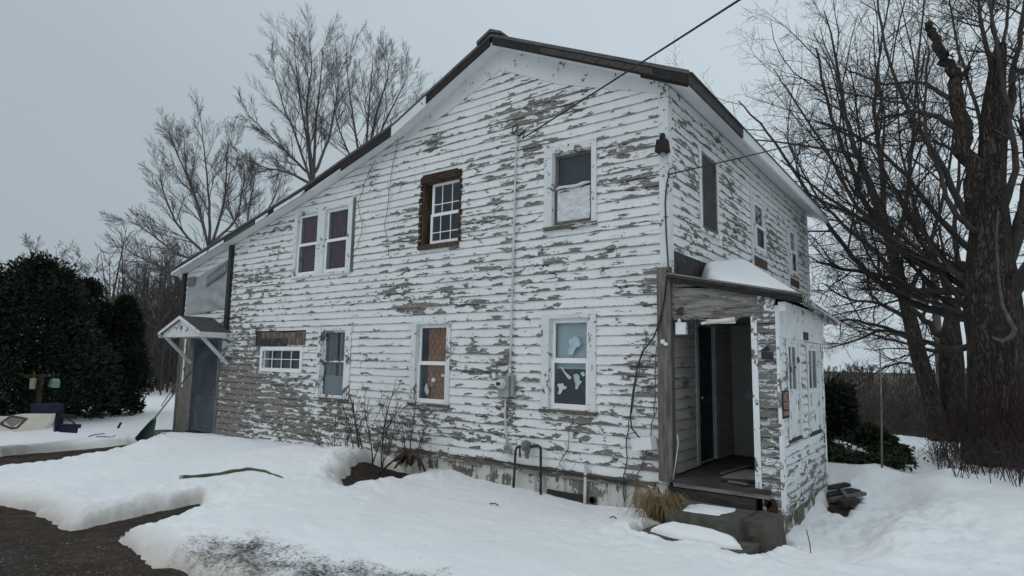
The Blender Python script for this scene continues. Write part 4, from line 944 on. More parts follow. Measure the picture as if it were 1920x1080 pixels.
LUMB = to_ground([(1552,918),(1568,908),(1600,920),(1612,930),(1590,948),(1570,955),(1552,945)], -.15)
DITCH = to_ground([(1690,842),(1700,826),(1760,823),(1830,832),(1930,850),(2100,870),(2100,905),(1920,872),(1850,852),(1760,842)], -.15)
TONGUE = to_ground([(205,990),(212,966),(260,954),(310,942),(350,932),(374,929),(374,946),(338,962),(290,978),(240,996)], -.05)
TL0, TL1 = hp(250, 992, -.1)[:2], hp(385, 950, -.1)[:2]
BARE = [(DRIVE, .40), (TONGUE, .15), (PATH, .22), (HOLE, .30), (STEPS, .16), (LUMB, .16), (DITCH, .2)]
HOUSE_FP = np.array([(WX0+.05,.06),(-.06,.06),(-.06,DEPTH-.06),(WX0+.05,DEPTH-.06)]); PORCH_FP = np.array([(-.2,-.02),(PW-.06,-.02),(PW-.06,PD-.06),(-.2,PD-.06)])
DIRTY = to_ground([(350,1040),(400,1012),(480,1006),(560,1022),(640,1036),(720,1048),(800,1068),(900,1100),(700,1180),(560,1120),(520,1092),(440,1060)], .0)
THICK = .165
def ground_fields(X, Y):
    H = base_h(X, Y); near = np.exp(-((X-CAM[0])**2+(Y-CAM[1])**2)/35**2)
    wob = fbm(X, Y, 2.2, 4, 3)*.36 + fbm(X, Y, 8, 3, 9)*.09
    d = np.full(X.shape, -1e9); wdt = np.full(X.shape, .25)
    for poly, w in BARE:
        s = sdist(X, Y, poly) + wob*(.75 if w > .2 else .35)
        wdt = np.where(s > d, w, wdt); d = np.maximum(d, s)
    # ragged bare patches out on the far field and among the trees
    p = fbm(X*.35, Y, .35, 4, 40) + .5*np.clip((np.hypot(X-CAM[0], Y-CAM[1])-26)/22, 0, 1)*(1/(1+np.exp(-(X+14+.25*Y)/5))); far = np.clip((Y-12.0)/2, 0, 1)*np.clip((X+4+.25*(Y-12))/3, 0, 1); d = np.where(far > .5, np.maximum(d, (p+.10)*4), d)
    dirt_z = H - THICK + .05*fbm(X, Y, 1.3, 4, 21)*near + .03*fbm(X, Y, 7, 3, 23)*near
    t = np.clip(-d/wdt, 0, 1); prof = np.sqrt(np.clip(1-(1-t)**2, 0, 1))
    lump = fbm(X, Y, 2.0, 3, 51)*.055 + fbm(X, Y, 6.5, 4, 55)*.035
    edge = np.exp(-np.clip(-d, 0, None)/.40)
    lump = lump*near*(.65 + 2.2*edge) + near*edge*(np.abs(fbm(X, Y, 5.0, 3, 57))*.10 + fbm(X, Y, 15, 2, 59)*.035) + .05*edge*near*np.clip(t*3, 0, 1)
    # trodden rough snow right of the porch
    tr = np.exp(-((X-2.6)/1.3)**2 - ((Y-1.2)/2.2)**2); lump = lump + tr*(fbm(X, Y, 4.5, 4, 61)*.20)
    a_, b_ = hp(1560, 1010, -.1)[:2], hp(1730, 872, -.05)[:2]; tt = np.clip(((X-a_[0])*(b_[0]-a_[0])+(Y-a_[1])*(b_[1]-a_[1]))/((b_-a_)@(b_-a_)), 0, 1)
    gd = np.hypot(X-a_[0]-tt*(b_[0]-a_[0])+.25*fbm(Y, X, .5, 2, 5), Y-a_[1]-tt*(b_[1]-a_[1])); lump = lump - .11*np.exp(-(gd/.36)**2) + .05*np.exp(-((gd-.62)/.22)**2) + np.exp(-(gd/.6)**2)*fbm(X, Y, 3.4, 3, 66)*.14
    tt = np.clip(((X-TL0[0])*(TL1[0]-TL0[0])+(Y-TL0[1])*(TL1[1]-TL0[1]))/((TL1-TL0)@(TL1-TL0)), 0, 1); td = np.hypot(X-TL0[0]-tt*(TL1[0]-TL0[0]), Y-TL0[1]-tt*(TL1[1]-TL0[1]))
    H = H - .10*np.exp(-(td/.42)**2); dirt_z = dirt_z - .0
    dm = sdist(X, Y, DIRTY) ; dmask = 1/(1+np.exp(-(dm + .12 + fbm(X, Y, 1.6, 4, 71)*.7)/.16))
    lump = lump - dmask*(.05 + .10*np.abs(fbm(X, Y, 3.2, 3, 75)))
    snow = H + lump
    z = np.where(d > 0, dirt_z - .05 - .1*np.clip(d/.15, 0, 1), dirt_z - .05*(1-prof) + (snow-dirt_z)*prof)
    for fp in (HOUSE_FP, PORCH_FP):
        ins = sdist(X, Y, fp); z = np.where(ins > 0, H - .8, z); dirt_z = np.where(ins > 0, np.minimum(dirt_z, H - .8), dirt_z)
    stain = np.clip(edge*np.clip(1-t, 0, 1)*1.2, 0, 1)
    return z, dirt_z, dmask, stain
fwd = math.atan2(RC[2,1], RC[2,0])
ang = np.concatenate([np.linspace(-R(52), R(52), 760), np.linspace(R(52), R(308), 110)[1:-1]]) + fwd
rad = [.25]
while rad[-1] < 900:
    r_ = rad[-1]; rad.append(r_ + (max(.06*r_, .1) if r_ < 3.2 else min(max(.030, .011*(r_/5)**2.0), .05*r_)))
rad = np.array(rad)
A_, Rr = np.meshgrid(ang, rad); GX = CAM[0] + Rr*np.cos(A_); GY = CAM[1] + Rr*np.sin(A_)
SZ, DZ, DM, STN = ground_fields(GX, GY)
def polar_sheet(name, Z, mat, attrs=()):
    nr, na = Z.shape; V = np.stack([GX, GY, Z], -1).reshape(-1, 3)
    i, j = np.meshgrid(np.arange(nr-1), np.arange(na), indexing='ij'); j2 = (j+1) % na
    Fq = np.stack([i*na+j, (i+1)*na+j, (i+1)*na+j2, i*na+j2], -1).reshape(-1, 4)
    me = bpy.data.meshes.new(name); me.vertices.add(len(V)); me.vertices.foreach_set('co', V.ravel())
    me.loops.add(Fq.size); me.loops.foreach_set('vertex_index', Fq.ravel().astype(np.int32)); me.polygons.add(len(Fq)); me.polygons.foreach_set('loop_start', np.arange(0, Fq.size, 4, dtype=np.int32))
    me.polygons.foreach_set('use_smooth', np.ones(len(Fq), bool)); me.update(calc_edges=True); me.validate()
    for n, arr in attrs: a = me.attributes.new(n, 'FLOAT', 'POINT'); a.data.foreach_set('value', arr.ravel())
    me.materials.append(mat); o = bpy.data.objects.new(name, me); COL.objects.link(o); tag(o, kind='structure'); return o
polar_sheet('ground', DZ, MT['dirt'])
polar_sheet('snow', SZ, MT['snow'], (('dirt', DM), ('stain', STN)))
def snow_z(x, y): z, dz, *_ = ground_fields(np.array([float(x)]), np.array([float(y)])); return float(max(z[0], dz[0]))
def on_snow(px, py, dz=0.0, z0=-.1):
    """the point of the snow surface seen at a pixel of the photograph"""
    z = z0
    for _ in range(6): p = hp(px, py, z); z = .5*z + .5*(snow_z(p[0], p[1]))
    return np.array([p[0], p[1], snow_z(p[0], p[1]) + dz])

# ------------------------------------------------------------------ steps and fixtures on the house
mb = MB(); n = 14
def slab_block(x0, x1, y0, y1, z0, z1, amp, seed):
    g = MB(); nu, nv, nw = 34, 24, 12
    J = lambda x, y, z: (x + amp*mnoise.noise(Vector((x*3+seed, y*3, z*4))) + amp*.6*mnoise.noise(Vector((x*11, y*11, z*11+seed))), y + amp*mnoise.noise(Vector((x*3, y*3+seed, z*4+7))) + amp*.6*mnoise.noise(Vector((x*11+5, y*11, z*11+seed))), z + amp*.8*mnoise.noise(Vector((x*2.3, y*2.3, seed+3))))
    L = lambda a, b, n: [a+(b-a)*i/n for i in range(n+1)]
    g.grid([[J(x,y,z1) for y in L(y0,y1,nv)] for x in L(x0,x1,nu)], False)
    g.grid([[J(x,y0,z) for z in L(z0,z1,nw)] for x in L(x0,x1,nu)], False); g.grid([[J(x,y1,z) for z in L(z0,z1,nw)] for x in L(x0,x1,nu)], False)
    g.grid([[J(x0,y,z) for z in L(z0,z1,nw)] for y in L(y0,y1,nv)], False); g.grid([[J(x1,y,z) for z in L(z0,z1,nw)] for y in L(y0,y1,nv)], False)
    return g
st = slab_block(.27, 1.13, -.86, -.13, -.7, .075, .022, 2).build('concrete_step', MT['concrete'], None, (.8,-.5,-.3)); tag(st, 'damp broken concrete step block below the open porch doorway', 'step')
g = slab_block(1.12, 1.425, -.70, -.02, -.9, .06, .035, 21).build('concrete_pier', MT['concrete'], None, (1.25,-.4,-.3)); tag(g, 'crumbling damp concrete pier between the step block and the porch corner', 'pier')
def snow_cap(name, label, cat, outline, zbase, hgt, seed, loc, skew=(0,0)):
    poly = np.array(outline); x0, y0 = poly.min(0); x1, y1 = poly.max(0); n = 44
    g = MB(); xs = np.linspace(x0-.02, x1+.02, n); ys_ = np.linspace(y0-.02, y1+.02, n); XX, YY = np.meshgrid(xs, ys_, indexing='ij')
    d = sdist(XX, YY, poly) + fbm(XX, YY, 3.5, 3, seed)*.10
    h = hgt*np.sqrt(np.clip(1-(1-np.clip(d/.32, 0, 1))**2, 0, 1)) + fbm(XX, YY, 4, 4, seed+5)*.03*np.clip(d/.1, 0, 1)
    zb = zbase(XX, YY) if callable(zbase) else zbase
    Z = zb + np.where(d > 0, h, -.03)
    g.grid([[(XX[i,j], YY[i,j], Z[i,j]) for j in range(n)] for i in range(n)])
    g.f = [f for f in g.f if max(d.ravel()[list(f)]) > -.02]; g.sm = [True]*len(g.f)
    o = g.build(name, MT['snow_roof'], None, loc); tag(o, label, cat); return o
snow_cap('snow_patch', 'thin patch of melting snow on top of the concrete step', 'snow', [(.42,-.74),(.88,-.74),(.98,-.40),(.92,-.2),(.5,-.22),(.36,-.4)], .075, .03, 4, (.7,-.5,.12))
lw = slab_block(.12, 1.34, -1.34, -.84, -.9, -.115, .022, 8).build('concrete_slab', MT['concrete'], None, (.9,-1.3,-.5)); tag(lw, 'low concrete slab half buried in snow before the step block', 'step')
snow_cap('snow_patch', 'thick snow cushion lying on the low slab before the step', 'snow', [(.22,-1.20),(.34,-.90),(.9,-.88),(1.18,-.98),(1.30,-1.22),(1.1,-1.30),(.55,-1.28)], -.125, .15, 12, (.75,-1.1,-.1))
# heap of snow on the porch roof
def roofz(X, Y): return prz(np.clip(X, 0, 1.8)) - .12*np.clip(Y/PD, 0, 1)*(X/1.74) - .02
g = MB(); n = 46; XX, YY = np.meshgrid(np.linspace(-.0, 1.74, n), np.linspace(-.1, 3.1, n), indexing='ij')
out = np.array([(0.0,1.15),(.35,.55),(.75,.12),(1.1,-.04),(1.45,-.05),(1.62,.35),(1.62,2.4),(1.3,2.95),(0,3.0)])
d = sdist(XX, YY, out) + fbm(XX, YY, 3, 3, 33)*.08
hh = np.clip(d, 0, 9); hh = np.minimum(.70*np.clip(1.04-np.clip(XX-.12,0,9)/1.62, 0, 1)**1.25*np.clip(1.02-np.where(YY<2.45, (2.45-YY)/2.35, (YY-2.45)/.9), 0, 1)**1.1 + .05, .9*(1-np.exp(-hh/.25))) + fbm(XX, YY, 3, 4, 36)*.06*np.clip(d/.1, 0, 1)
ZZ = roofz(XX, YY) + np.where(d > 0, hh, -.05)
g.grid([[(XX[i,j], YY[i,j], ZZ[i,j]) for j in range(n)] for i in range(n)])
tag(g.build('snow_heap', MT['snow_roof'], None, (.8,1.4,3.0)), 'heap of white snow lying against the wall on the porch roof', 'snow')

def one(mb, name, mat, loc, label, cat, group=None, kind=None): return tag(mb.build(name, MT[mat], None, loc), label, cat, group, kind)
# conduit from the cable loop down to the meter
mt_, mb_ = gp(972,252), gp(960,700)
mb = MB(); pts = [FG(mt_[0] + (mb_[0]-mt_[0])*t, mt_[2]+(mb_[2]-mt_[2])*t, .055) for t in np.linspace(0,1,12)]; mb.tube(pts, .017, 8)
con = one(mb, 'conduit', 'conduit', pts[-1], 'thin white conduit running down the wall from the cable loop to the meter', 'pipe')
mb = MB(); 
for t in (.06,.3,.55,.8): z = mt_[2]+(mb_[2]-mt_[2])*t; x = mt_[0]+(mb_[0]-mt_[0])*t; mb.box(x-.035, x+.035, -.078, -.03, z-.012, z+.012)
mb.lathe(pts[-1], (0,0,1), [(-.02,.03),(.03,.03),(.08,.022),(.09,.017)], 10); mb.build('pipe_clamp', MT['conduit'], con)
# electric meter
c = gp(953, 722); me_ = thing('electric_meter', (c[0], -.03, c[2]-.2), 'grey electric meter box with round glass dial under the white conduit', 'meter')
mb = MB(); mb.box(c[0]-.10, c[0]+.11, -.14, -.028, c[2]-.19, c[2]+.15); mb.box(c[0]+.115, c[0]+.17, -.10, -.028, c[2]-.17, c[2]+.17); mb.build('meter_box', MT['meter_grey'], me_)
mb = MB(); mb.lathe((c[0]-.02, -.14, c[2]+.02), (0,-1,0), [(0,.088),(.02,.088),(.022,.075),(.08,.072),(.10,.055),(.104,.01)], 20); mb.build('meter_dome', MT['meter_glass'], me_)
mb = MB(); mb.box(c[0]-.06, c[0]+.02, -.252, -.243, c[2]+.0, c[2]+.05); mb.build('dial', MT['black_plastic'], me_)
pb = gp(955, 838); mb = MB(); mb.tube([FG(c[0], c[2]-.19, .07), FG(c[0]-.01, (c[2]+pb[2])/2, .06), FG(pb[0], pb[2], .06)], .018, 8); mb.build('lower_conduit', MT['conduit'], me_)
mb = MB()
for k in range(7): a = random.uniform(0,6); mb.tube([FG(pb[0]+random.uniform(-.05,.12), pb[2]+random.uniform(-.12,.03), .06+random.uniform(0,.05)) for _ in range(5)], .009, 6)
mb.build('cable_tangle', MT['meter_grey'], me_)
# gas meter pipes
g1, g2, g3, g4 = gp(970,920), gp(975,838), gp(1022,838), gp(1022,928)
gm = thing('gas_regulator', (g2[0], -.1, g1[2]), 'dark iron gas pipes and grey regulator rising from the snow beside the cellar vent', 'gas meter')
mb = MB(); d_ = .12
mb.tube([FG(g1[0], -.35, d_), FG(g1[0]+.01, g1[2], d_), FG(g2[0], g2[2]-.06, d_), FG(g2[0]+.02, g2[2], d_), FG(g2[0]+.08, g2[2]+.03, d_), FG(g2[0]+.16, g2[2]+.03, d_)], .02, 9)
mb.tube([FG(g2[0]+.27, g2[2]+.03, d_), FG(g3[0]-.06, g3[2]+.03, d_), FG(g3[0]-.01, g3[2]+.01, d_), FG(g3[0], g3[2]-.05, d_), FG(g4[0], g4[2], d_), FG(g4[0], -.4, d_)], .021, 9)
mb.tube([FG(g2[0]+.08, g2[2]+.03, d_), FG(g2[0]+.09, g2[2]-.14, d_)], .016, 8); mb.build('gas_pipe', MT['iron'], gm)
mb = MB(); cc = FG(g2[0]+.22, g2[2]+.05, d_+.02); mb.lathe(cc, (.45,-.8,.3), [(-.05,.03),(-.03,.085),(.0,.09),(.03,.085),(.05,.04),(.10,.036),(.11,.02)], 16); mb.lathe((cc[0]+.02, cc[1], cc[2]-.03), (0,0,-1), [(0,.045),(.08,.045),(.10,.03),(.16,.03)], 12); mb.build('regulator', MT['rusty'], gm)
mb = MB(); a = gp(888,861); b = gp(1240,885); mb.tube([FG(g2[0]-.7, SKIRT+.02, .075), FG(g2[0], SKIRT+.0, .08), FG(b[0]-.5, SKIRT-.04, .075)], .012, 6); mb.build('supply_line', MT['iron'], gm)
mb = MB(); a, b = gp(1102,868), gp(1100,945); one_ = mb.tube([FG(a[0], a[2], .06), FG(b[0], -.4, .06)], .024, 10); one(mb, 'vent_pipe', 'conduit', (a[0],-.06,0), 'short white plastic pipe standing against the foundation right of the cellar vent', 'pipe')
# light on the corner
c = gp(1248, 277); sl = thing('security_light', (c[0], -.06, c[2]), 'dark square lamp fixed high on the front corner board', 'lamp')
mb = MB(); mb.hexa([(c[0]-.085,-.20,c[2]-.10),(c[0]+.085,-.20,c[2]-.10),(c[0]+.085,-.03,c[2]-.10),(c[0]-.085,-.03,c[2]-.10),(c[0]-.065,-.18,c[2]+.08),(c[0]+.065,-.18,c[2]+.08),(c[0]+.065,-.03,c[2]+.08),(c[0]-.065,-.03,c[2]+.08)]); mb.build('lamp_housing', MT['dark_fascia'], sl)
mb = MB(); mb.lathe((c[0], -.11, c[2]+.08), (0,0,1), [(0,.042),(.08,.042),(.10,.03)], 12); mb.build('photo_cell', MT['black_plastic'], sl)
mb = MB(); mb.lathe((c[0], -.11, c[2]-.10), (0,0,-1), [(0,.035),(.04,.035),(.06,.02)], 12); mb.build('lamp_bulb', MT['meter_grey'], sl)
# cables
def catenary(a, b, sag, n=28):
    a = Vector(a); b = Vector(b); return [a.lerp(b, t) - Vector((0,0,sag*4*t*(1-t))) for t in np.linspace(0,1,n)]
a = FG(*gp(985,262)[[0,2]], .08); top = gp(1378,-6,-2.6)
dirv = np.array(top) - np.array(a); far1 = np.array(a) + dirv*7
mb = MB(); lo = gp(972,240); pts = catenary(a, far1, .12, 60)
loop = [FG(lo[0]+.02, lo[2]+.05, .06), FG(lo[0]-.06, lo[2]-.0, .09), FG(lo[0]-.03, lo[2]-.14, .11), FG(lo[0]+.1, lo[2]-.19, .11), FG(lo[0]+.22, lo[2]-.12, .10)]
mb.tube(loop + [tuple(p) for p in pts], .0115, 7); mb.tube([FG(lo[0]+.02,lo[2]+.02,.05), FG(lo[0]-.03, lo[2]-.12, .05), FG(lo[0]+.06, lo[2]-.18,.05), FG(lo[0]+.15, lo[2]-.13,.05)], .012, 6)
one(mb, 'service_cable', 'cable', a, 'thick black cable slanting up across the sky from a loop under the gable', 'cable')
a = gp(1254, 327, -.06); t_ = dp(1935, 100, 26); t_ = a + (t_-a)*1.8
mb = MB(); cc = gp(1258,325,-.07); ring_ = [(cc[0]+.06*math.cos(t)+.02, -.075, cc[2]+.075*math.sin(t)) for t in np.linspace(0, 2*PI, 14)]
mb.tube([tuple(p) for p in catenary(a, t_, .6, 40)], .011, 6); mb.tube(ring_, .007, 6); 
dn = [gp(1250,345,-.06), gp(1247,380,-.05), gp(1249,440,-.05), gp(1253,500,-.06), gp(1249,512,-.10)]; mb.tube([tuple(a)]+[tuple(p) for p in dn], .010, 6)
one(mb, 'phone_cable', 'cable', a, 'thin black cable running from the corner board past the big maple', 'cable')
mb = MB(); dn = [gp(px, py, -.105) for px, py in ((1251,508),(1246,560),(1238,600),(1226,632),(1204,660),(1195,690),(1186,740),(1182,780),(1184,802),(1196,818),(1210,826))]
mb.tube([tuple(p) for p in dn], .011, 6); one(mb, 'loose_wire', 'cable', dn[-1], 'loose black wire looping down the wall left of the grey post', 'wire')
def vine(pts, r, label, y=-.05):
    P = [gp(px, py, y) for px, py in pts]; Q = []
    for p, q in zip(P[:-1], P[1:]):
        for t in np.linspace(0, 1, 5)[:-1]: w = p + (q-p)*t; Q.append((w[0]+random.uniform(-.02,.02), w[1]-random.uniform(0,.015), w[2]))
    m = MB(); m.tube(Q + [tuple(P[-1])], r, 5)
    for k in range(5):
        i = random.randrange(len(Q)); e = np.array(Q[i]) + np.array([random.uniform(-.2,.2), -.01, random.uniform(.05,.25)]); m.tube([Q[i], tuple((np.array(Q[i])+e)/2 + [.02,0,.01]), tuple(e)], r*.6, 4)
    return one(m, 'dead_vine', 'vine', Q[0], label, 'vine')
vine([(1170,940),(1172,880),(1176,840),(1180,790),(1192,720),(1205,660),(1212,640)], .009, 'dead vine climbing the wall left of the loose white box')
vine([(1190,945),(1195,890),(1215,840),(1225,780),(1228,720),(1232,650)], .008, 'dead vine climbing beside the grey post behind the loose white box')
vine([(731,480),(722,420),(730,360),(738,300),(748,255)], .006, 'thin dead vine hanging from the eave left of the stripped brown window')
vine([(668,470),(680,430),(672,380),(690,330),(705,300)], .006, 'thin dead vine hanging beside the twin burgundy windows')
vine([(1062,900),(1050,870),(1064,840),(1068,800),(1080,770)], .006, 'short dead vine creeping up beside the gas pipes')
# loose white box low on the wall
c = gp(1207, 836, -.1); mb = MB(); mb.bar((c[0]-.14, -.10, c[2]+.01), (c[0]+.17, -.14, c[2]+.06), .16, .17, (0,0,1)); bx = one(mb, 'junction_box', 'white_plastic', c, 'white plastic box hanging askew low on the wall by the grey post', 'box')
# porch lights
a, b = gp(1318,606,-.06), gp(1378,598,-.06); tl = thing('tube_light', a, 'old pale tube lamp under the rotting porch beam', 'lamp')
mb = MB(); mb.tube([tuple(a+(b-a)*.12), tuple(b)], .028, 10); mb.build('glass_tube', MT['tube'], tl)
mb = MB(); mb.tube([tuple(a-(b-a)*.05), tuple(a+(b-a)*.13)], .02, 8); mb.box(a[0]+.05, b[0], -.05, -.03, a[2]-.01, a[2]+.05); mb.build('lamp_fitting', MT['white_plastic'], tl)
c = gp(1278, 616, -.07); mb = MB(); mb.box(c[0]-.07, c[0]+.07, -.11, -.03, c[2]-.08, c[2]+.08); mb.lathe((c[0]-.03,-.07,c[2]+.08),(0,0,1),[(0,.03),(.04,.02),(.06,.006)],8)
eb = one(mb, 'electrical_box', 'white_plastic', c, 'small white electrical box at the left end of the porch beam', 'box')
mb = MB(); mb.tube([(c[0]+.07,-.07,c[2]), (c[0]+.16,-.06,c[2]+.04), (c[0]+.14,-.07,c[2]-.10), (c[0]+.2,-.05,c[2]-.02)], .008, 5); mb.box(c[0]+.03, c[0]+.2, -.05, -.02, c[2]+.05, c[2]+.12); mb.build('box_wiring', MT['black_plastic'], eb)
c = gp(1243, 641, -.1); mb = MB(); mb.lathe((c[0],-.085,c[2]), (0,-1,0), [(0,.035),(.03,.035),(.05,.02)], 12); mb.box(c[0]+.02, c[0]+.07, -.12, -.085, c[2]-.05, c[2]-.01); one(mb, 'doorbell', 'white_plastic', c, 'small round white button on the grey post', 'bell')
c = gp(1440, 666, -.03); mb = MB(); mb.box(c[0]-.07, c[0]+.06, -.075, -.02, c[2]-.05, c[2]+.04); mb.prism([(c[0]-.1,-.03,c[2]+.05),(c[0]+.03,-.03,c[2]+.06),(c[0],-.03,c[2]+.12)], (0,-.01,0)); one(mb, 'lamp_socket', 'black_plastic', c, 'broken black lamp socket on the narrow porch front', 'lamp')
# warning sign on the porch corner
def text_mesh(txt, size, fr, u, z, d, width=None):
    cu = bpy.data.curves.new('lettering', 'FONT'); cu.body = txt; cu.size = size; cu.align_x = 'CENTER'; cu.align_y = 'CENTER'; cu.extrude = .0015
    o = bpy.data.objects.new('lettering_tmp', cu); COL.objects.link(o); dg = bpy.context.evaluated_depsgraph_get()
    me = o.evaluated_get(dg).to_mesh(); vs = np.array([v.co[:] for v in me.vertices]); fs = [tuple(p.vertices) for p in me.polygons]
    o.evaluated_get(dg).to_mesh_clear(); bpy.data.objects.remove(o); bpy.data.curves.remove(cu)
    k = 1 if width is None else width / max(1e-6, vs[:,0].max()-vs[:,0].min())
    m = MB(); m.add([fr(u + x*k, z + y, d + w) for x, y, w in vs], fs); return m
sg = [.02, .36, 1.19, 1.53]; su, sv = (sg[0]+sg[1])/2, (sg[2]+sg[3])/2
sign = thing('warning_sign', FP(su, sg[2], .05), 'black sign with faded orange no trespassing lettering on the porch corner', 'sign')
mb = MB(); fbox(mb, FP, sg[0], sg[1], sg[2], sg[3], .036, .044); mb.build('sign_board', MT['sign_black'], sign)
t1 = text_mesh('NO', .17, FP, su, sg[3]-.085, .0455, .22); t2 = text_mesh('TRES', .12, FP, su, sg[3]-.195, .0455, .27); t3 = text_mesh('PASSING', .075, FP, su, sg[3]-.285, .0455, .28)
for t_ in (t2, t3): t1.add(t_.v, t_.f)
t1.build('lettering', MT['sign_orange'], sign)
mb = MB(); fbox(mb, FP, 1.34, 1.60, 2.215, 2.33, .046, .056); ring(mb, FP, 1.34, 1.60, 2.215, 2.33, .012, .056, .062); one(mb, 'number_plate', 'iron', FP(1.47,2.27,.05), 'small dark plate between the two porch windows', 'plate')
# dry grass by the step
def straw(mb, c, n, h, spread, r=.004, droop=.6):
    for _ in range(n):
        a = random.uniform(0, 2*PI); l = h*random.uniform(.5, 1.15); rr_ = spread*random.random()**.5
        b = Vector(c) + Vector((rr_*.6*math.cos(a), rr_*.6*math.sin(a), -.05)); d = Vector((math.cos(a), math.sin(a), 0))*random.uniform(.1,.9)*l*.8
        mb.tube([b, b+d*.25+Vector((0,0,l*.55)), b+d*.7+Vector((0,0,l*.8)), b+d*1.25+Vector((random.uniform(-.06,.06),random.uniform(-.06,.06),l*random.uniform(.1,.7)))], [r, r, r*.8, r*.4], 3, False)
c = np.array([.10, -.62, 0]); c[2] = snow_z(c[0], c[1]) - .0
mb = MB(); straw(mb, (c[0]-.01,c[1],c[2]), 420, .43, .25, .0045); one(mb, 'dry_grass', 'dry_grass', c, 'tuft of dry straw coloured grass at the foot of the grey post', 'grass')
mb = MB(); mb.tube([gp(1262,900,-.12), gp(1268,860,-.11), gp(1272,830,-.1), (gp(1270,815,-.09))], .007, 6); one(mb, 'pale_rod', 'conduit', gp(1262,900,-.12), 'pale thin rod leaning on the grey post above the dry grass', 'rod')
# back door stoop
mb = slab_block(WX0-.35, fr1+.25, -.75, -.03, -.7, -.17, .03, 5); one(mb, 'concrete_stoop', 'concrete', (WX0+.8,-.4,-.4), 'rough concrete stoop before the back door', 'step')

# ------------------------------------------------------------------ yard things on the left
b0 = on_snow(266, 834); hd = gp(358, 697, -.06); D0 = math.hypot(b0[0]-CAM[0], b0[1]-CAM[1])
ap = dp(291, 783, D0 + .35)
sh = thing('snow_shovel', b0, 'dark green plastic scoop shovel leaning handle up against the back door wall', 'shovel')
bl, br_ = dp(252, 822, D0 - .02), dp(283, 836, D0 + .05)
g = MB(); n = 12; side = (br_-bl)/np.linalg.norm(br_-bl); nrm = np.cross(side, ap-bl); nrm /= np.linalg.norm(nrm); nrm = nrm if nrm @ (CAM-bl) > 0 else -nrm
def scoop(i, j, off):
    t = j/n; w = (.10 + .90*t**.8); c = ap + ((bl+br_)/2 - ap)*t; s_ = (i/n-.5)
    q = c + (br_-bl)*s_*w - nrm*(.10*(1-4*s_*s_)*min(1, t*1.6)) + nrm*(off + .10*max(0, t-.78)**1.2)
    return q
g.grid([[scoop(i,j,0) for j in range(n+1)] for i in range(n+1)]); g.grid([[scoop(i,j,.012) for j in range(n+1)] for i in range(n+1)])
for j in (0, n): g.grid([[scoop(i,j,o) for o in (0,.012)] for i in range(n+1)])
for i in (0, n): g.grid([[scoop(i,j,o) for o in (0,.012)] for j in range(n+1)])
for k in (4, 6, 8): g.tube([scoop(k,j,.014) for j in range(2, n-1)], .006, 5)
g.build('shovel_blade', MT['green_plastic'], sh)
g = MB(); g.tube([tuple(ap + (ap-hd)/np.linalg.norm(ap-hd)*.12), tuple(ap), tuple(hd)], .017, 8); g.build('handle', MT['handle_wood'], sh)
a, b = on_snow(297, 762), None; Da = math.hypot(a[0]-CAM[0], a[1]-CAM[1]); b = dp(329, 720, Da + .3)
g = MB(); g.tube([tuple(a + [0,0,-.2]), tuple(b)], .018, 7); one(g, 'wooden_pole', 'handle_wood', a, 'pale wooden pole standing in the snow just left of the house corner', 'pole')
Da = 27; a, b = dp(262, 742, Da), dp(291, 705, Da); g = MB(); g.tube([tuple(a + [0,0,-.6]), tuple(b)], .022, 7); one(g, 'wooden_pole', 'handle_wood', a, 'pale wooden pole leaning out of the right hand dark cedar', 'pole')
# cream panel with its gasketed window, lying tilted
DP = 16.5; f_ = lambda px, py: dp(px, py, DP - .9*(py-775)/34)
back = np.array([-.55,.8,.0]); out = [(-60,796),(-20,781),(8,781),(40,776),(98,776),(94,792),(83,804),(60,807),(30,810),(0,803),(-40,806)]
bp = f_(40, 809); pn = thing('camper_panel', bp, 'cream fibreglass panel with maroon edged window lying tilted in the snow', 'panel')
g = MB(); g.prism([f_(*p) for p in out], back*.10); g.build('panel_shell', MT['cream_panel'], pn)
wo = [(2,792),(22,778),(54,784),(50,789),(35,803),(24,805),(3,797)]; wi = [(8,791),(23,781.5),(47,785.5),(44,789),(33,800),(24,801.5),(9,795.5)]
g = MB(); nw = len(wo); fr_ = -back*.03
g.add([f_(*p)+fr_ for p in wo] + [f_(*p)+fr_ for p in wi] + [f_(*p) for p in wo] + [f_(*p) for p in wi], [(i,(i+1)%nw,(i+1)%nw+nw,i+nw) for i in range(nw)] + [(i,(i+1)%nw,(i+1)%nw+2*nw,i+2*nw) for i in range(nw)] + [(i+nw,(i+1)%nw+nw,(i+1)%nw+3*nw,i+3*nw) for i in range(nw)]); g.build('window_gasket', MT['brown_trim'], pn)
g = MB(); g.prism([f_(*p)-back*.012 for p in wi], back*.008); g.build('window_pane', MT['brown_pane'], pn)
DN = 17.0; q = lambda px, py, o=0: dp(px, py, DN+o)
bp = q(112, 806); nv = thing('metal_stand', bp, 'dark navy metal stand with top rails and a low shelf in the snow', 'stand')
g = MB(); g.bar(q(57,760.5), q(112,758.5), .10, .07); g.bar(q(57,769), q(110,767.5), .12, .13); g.build('top_rail', MT['navy_metal'], nv)
for px in (106.5, 114):
    g = MB(); g.bar(q(px,757,(px-106)*.05), q(px-1,809,(px-106)*.05), .085, .085, (1,0,0)); g.build('leg', MT['navy_metal'], nv)
g = MB(); g.bar(q(112,779), q(142,780.5), .14, .06); g.bar(q(113,798), q(152,799), .20, .07); g.bar(q(113,804), q(146,806), .30, .12); g.build('shelf', MT['navy_metal'], nv)
g = MB(); g.bar(q(124,783), q(145,798), .025, .025); g.build('brace', MT['iron'], nv)
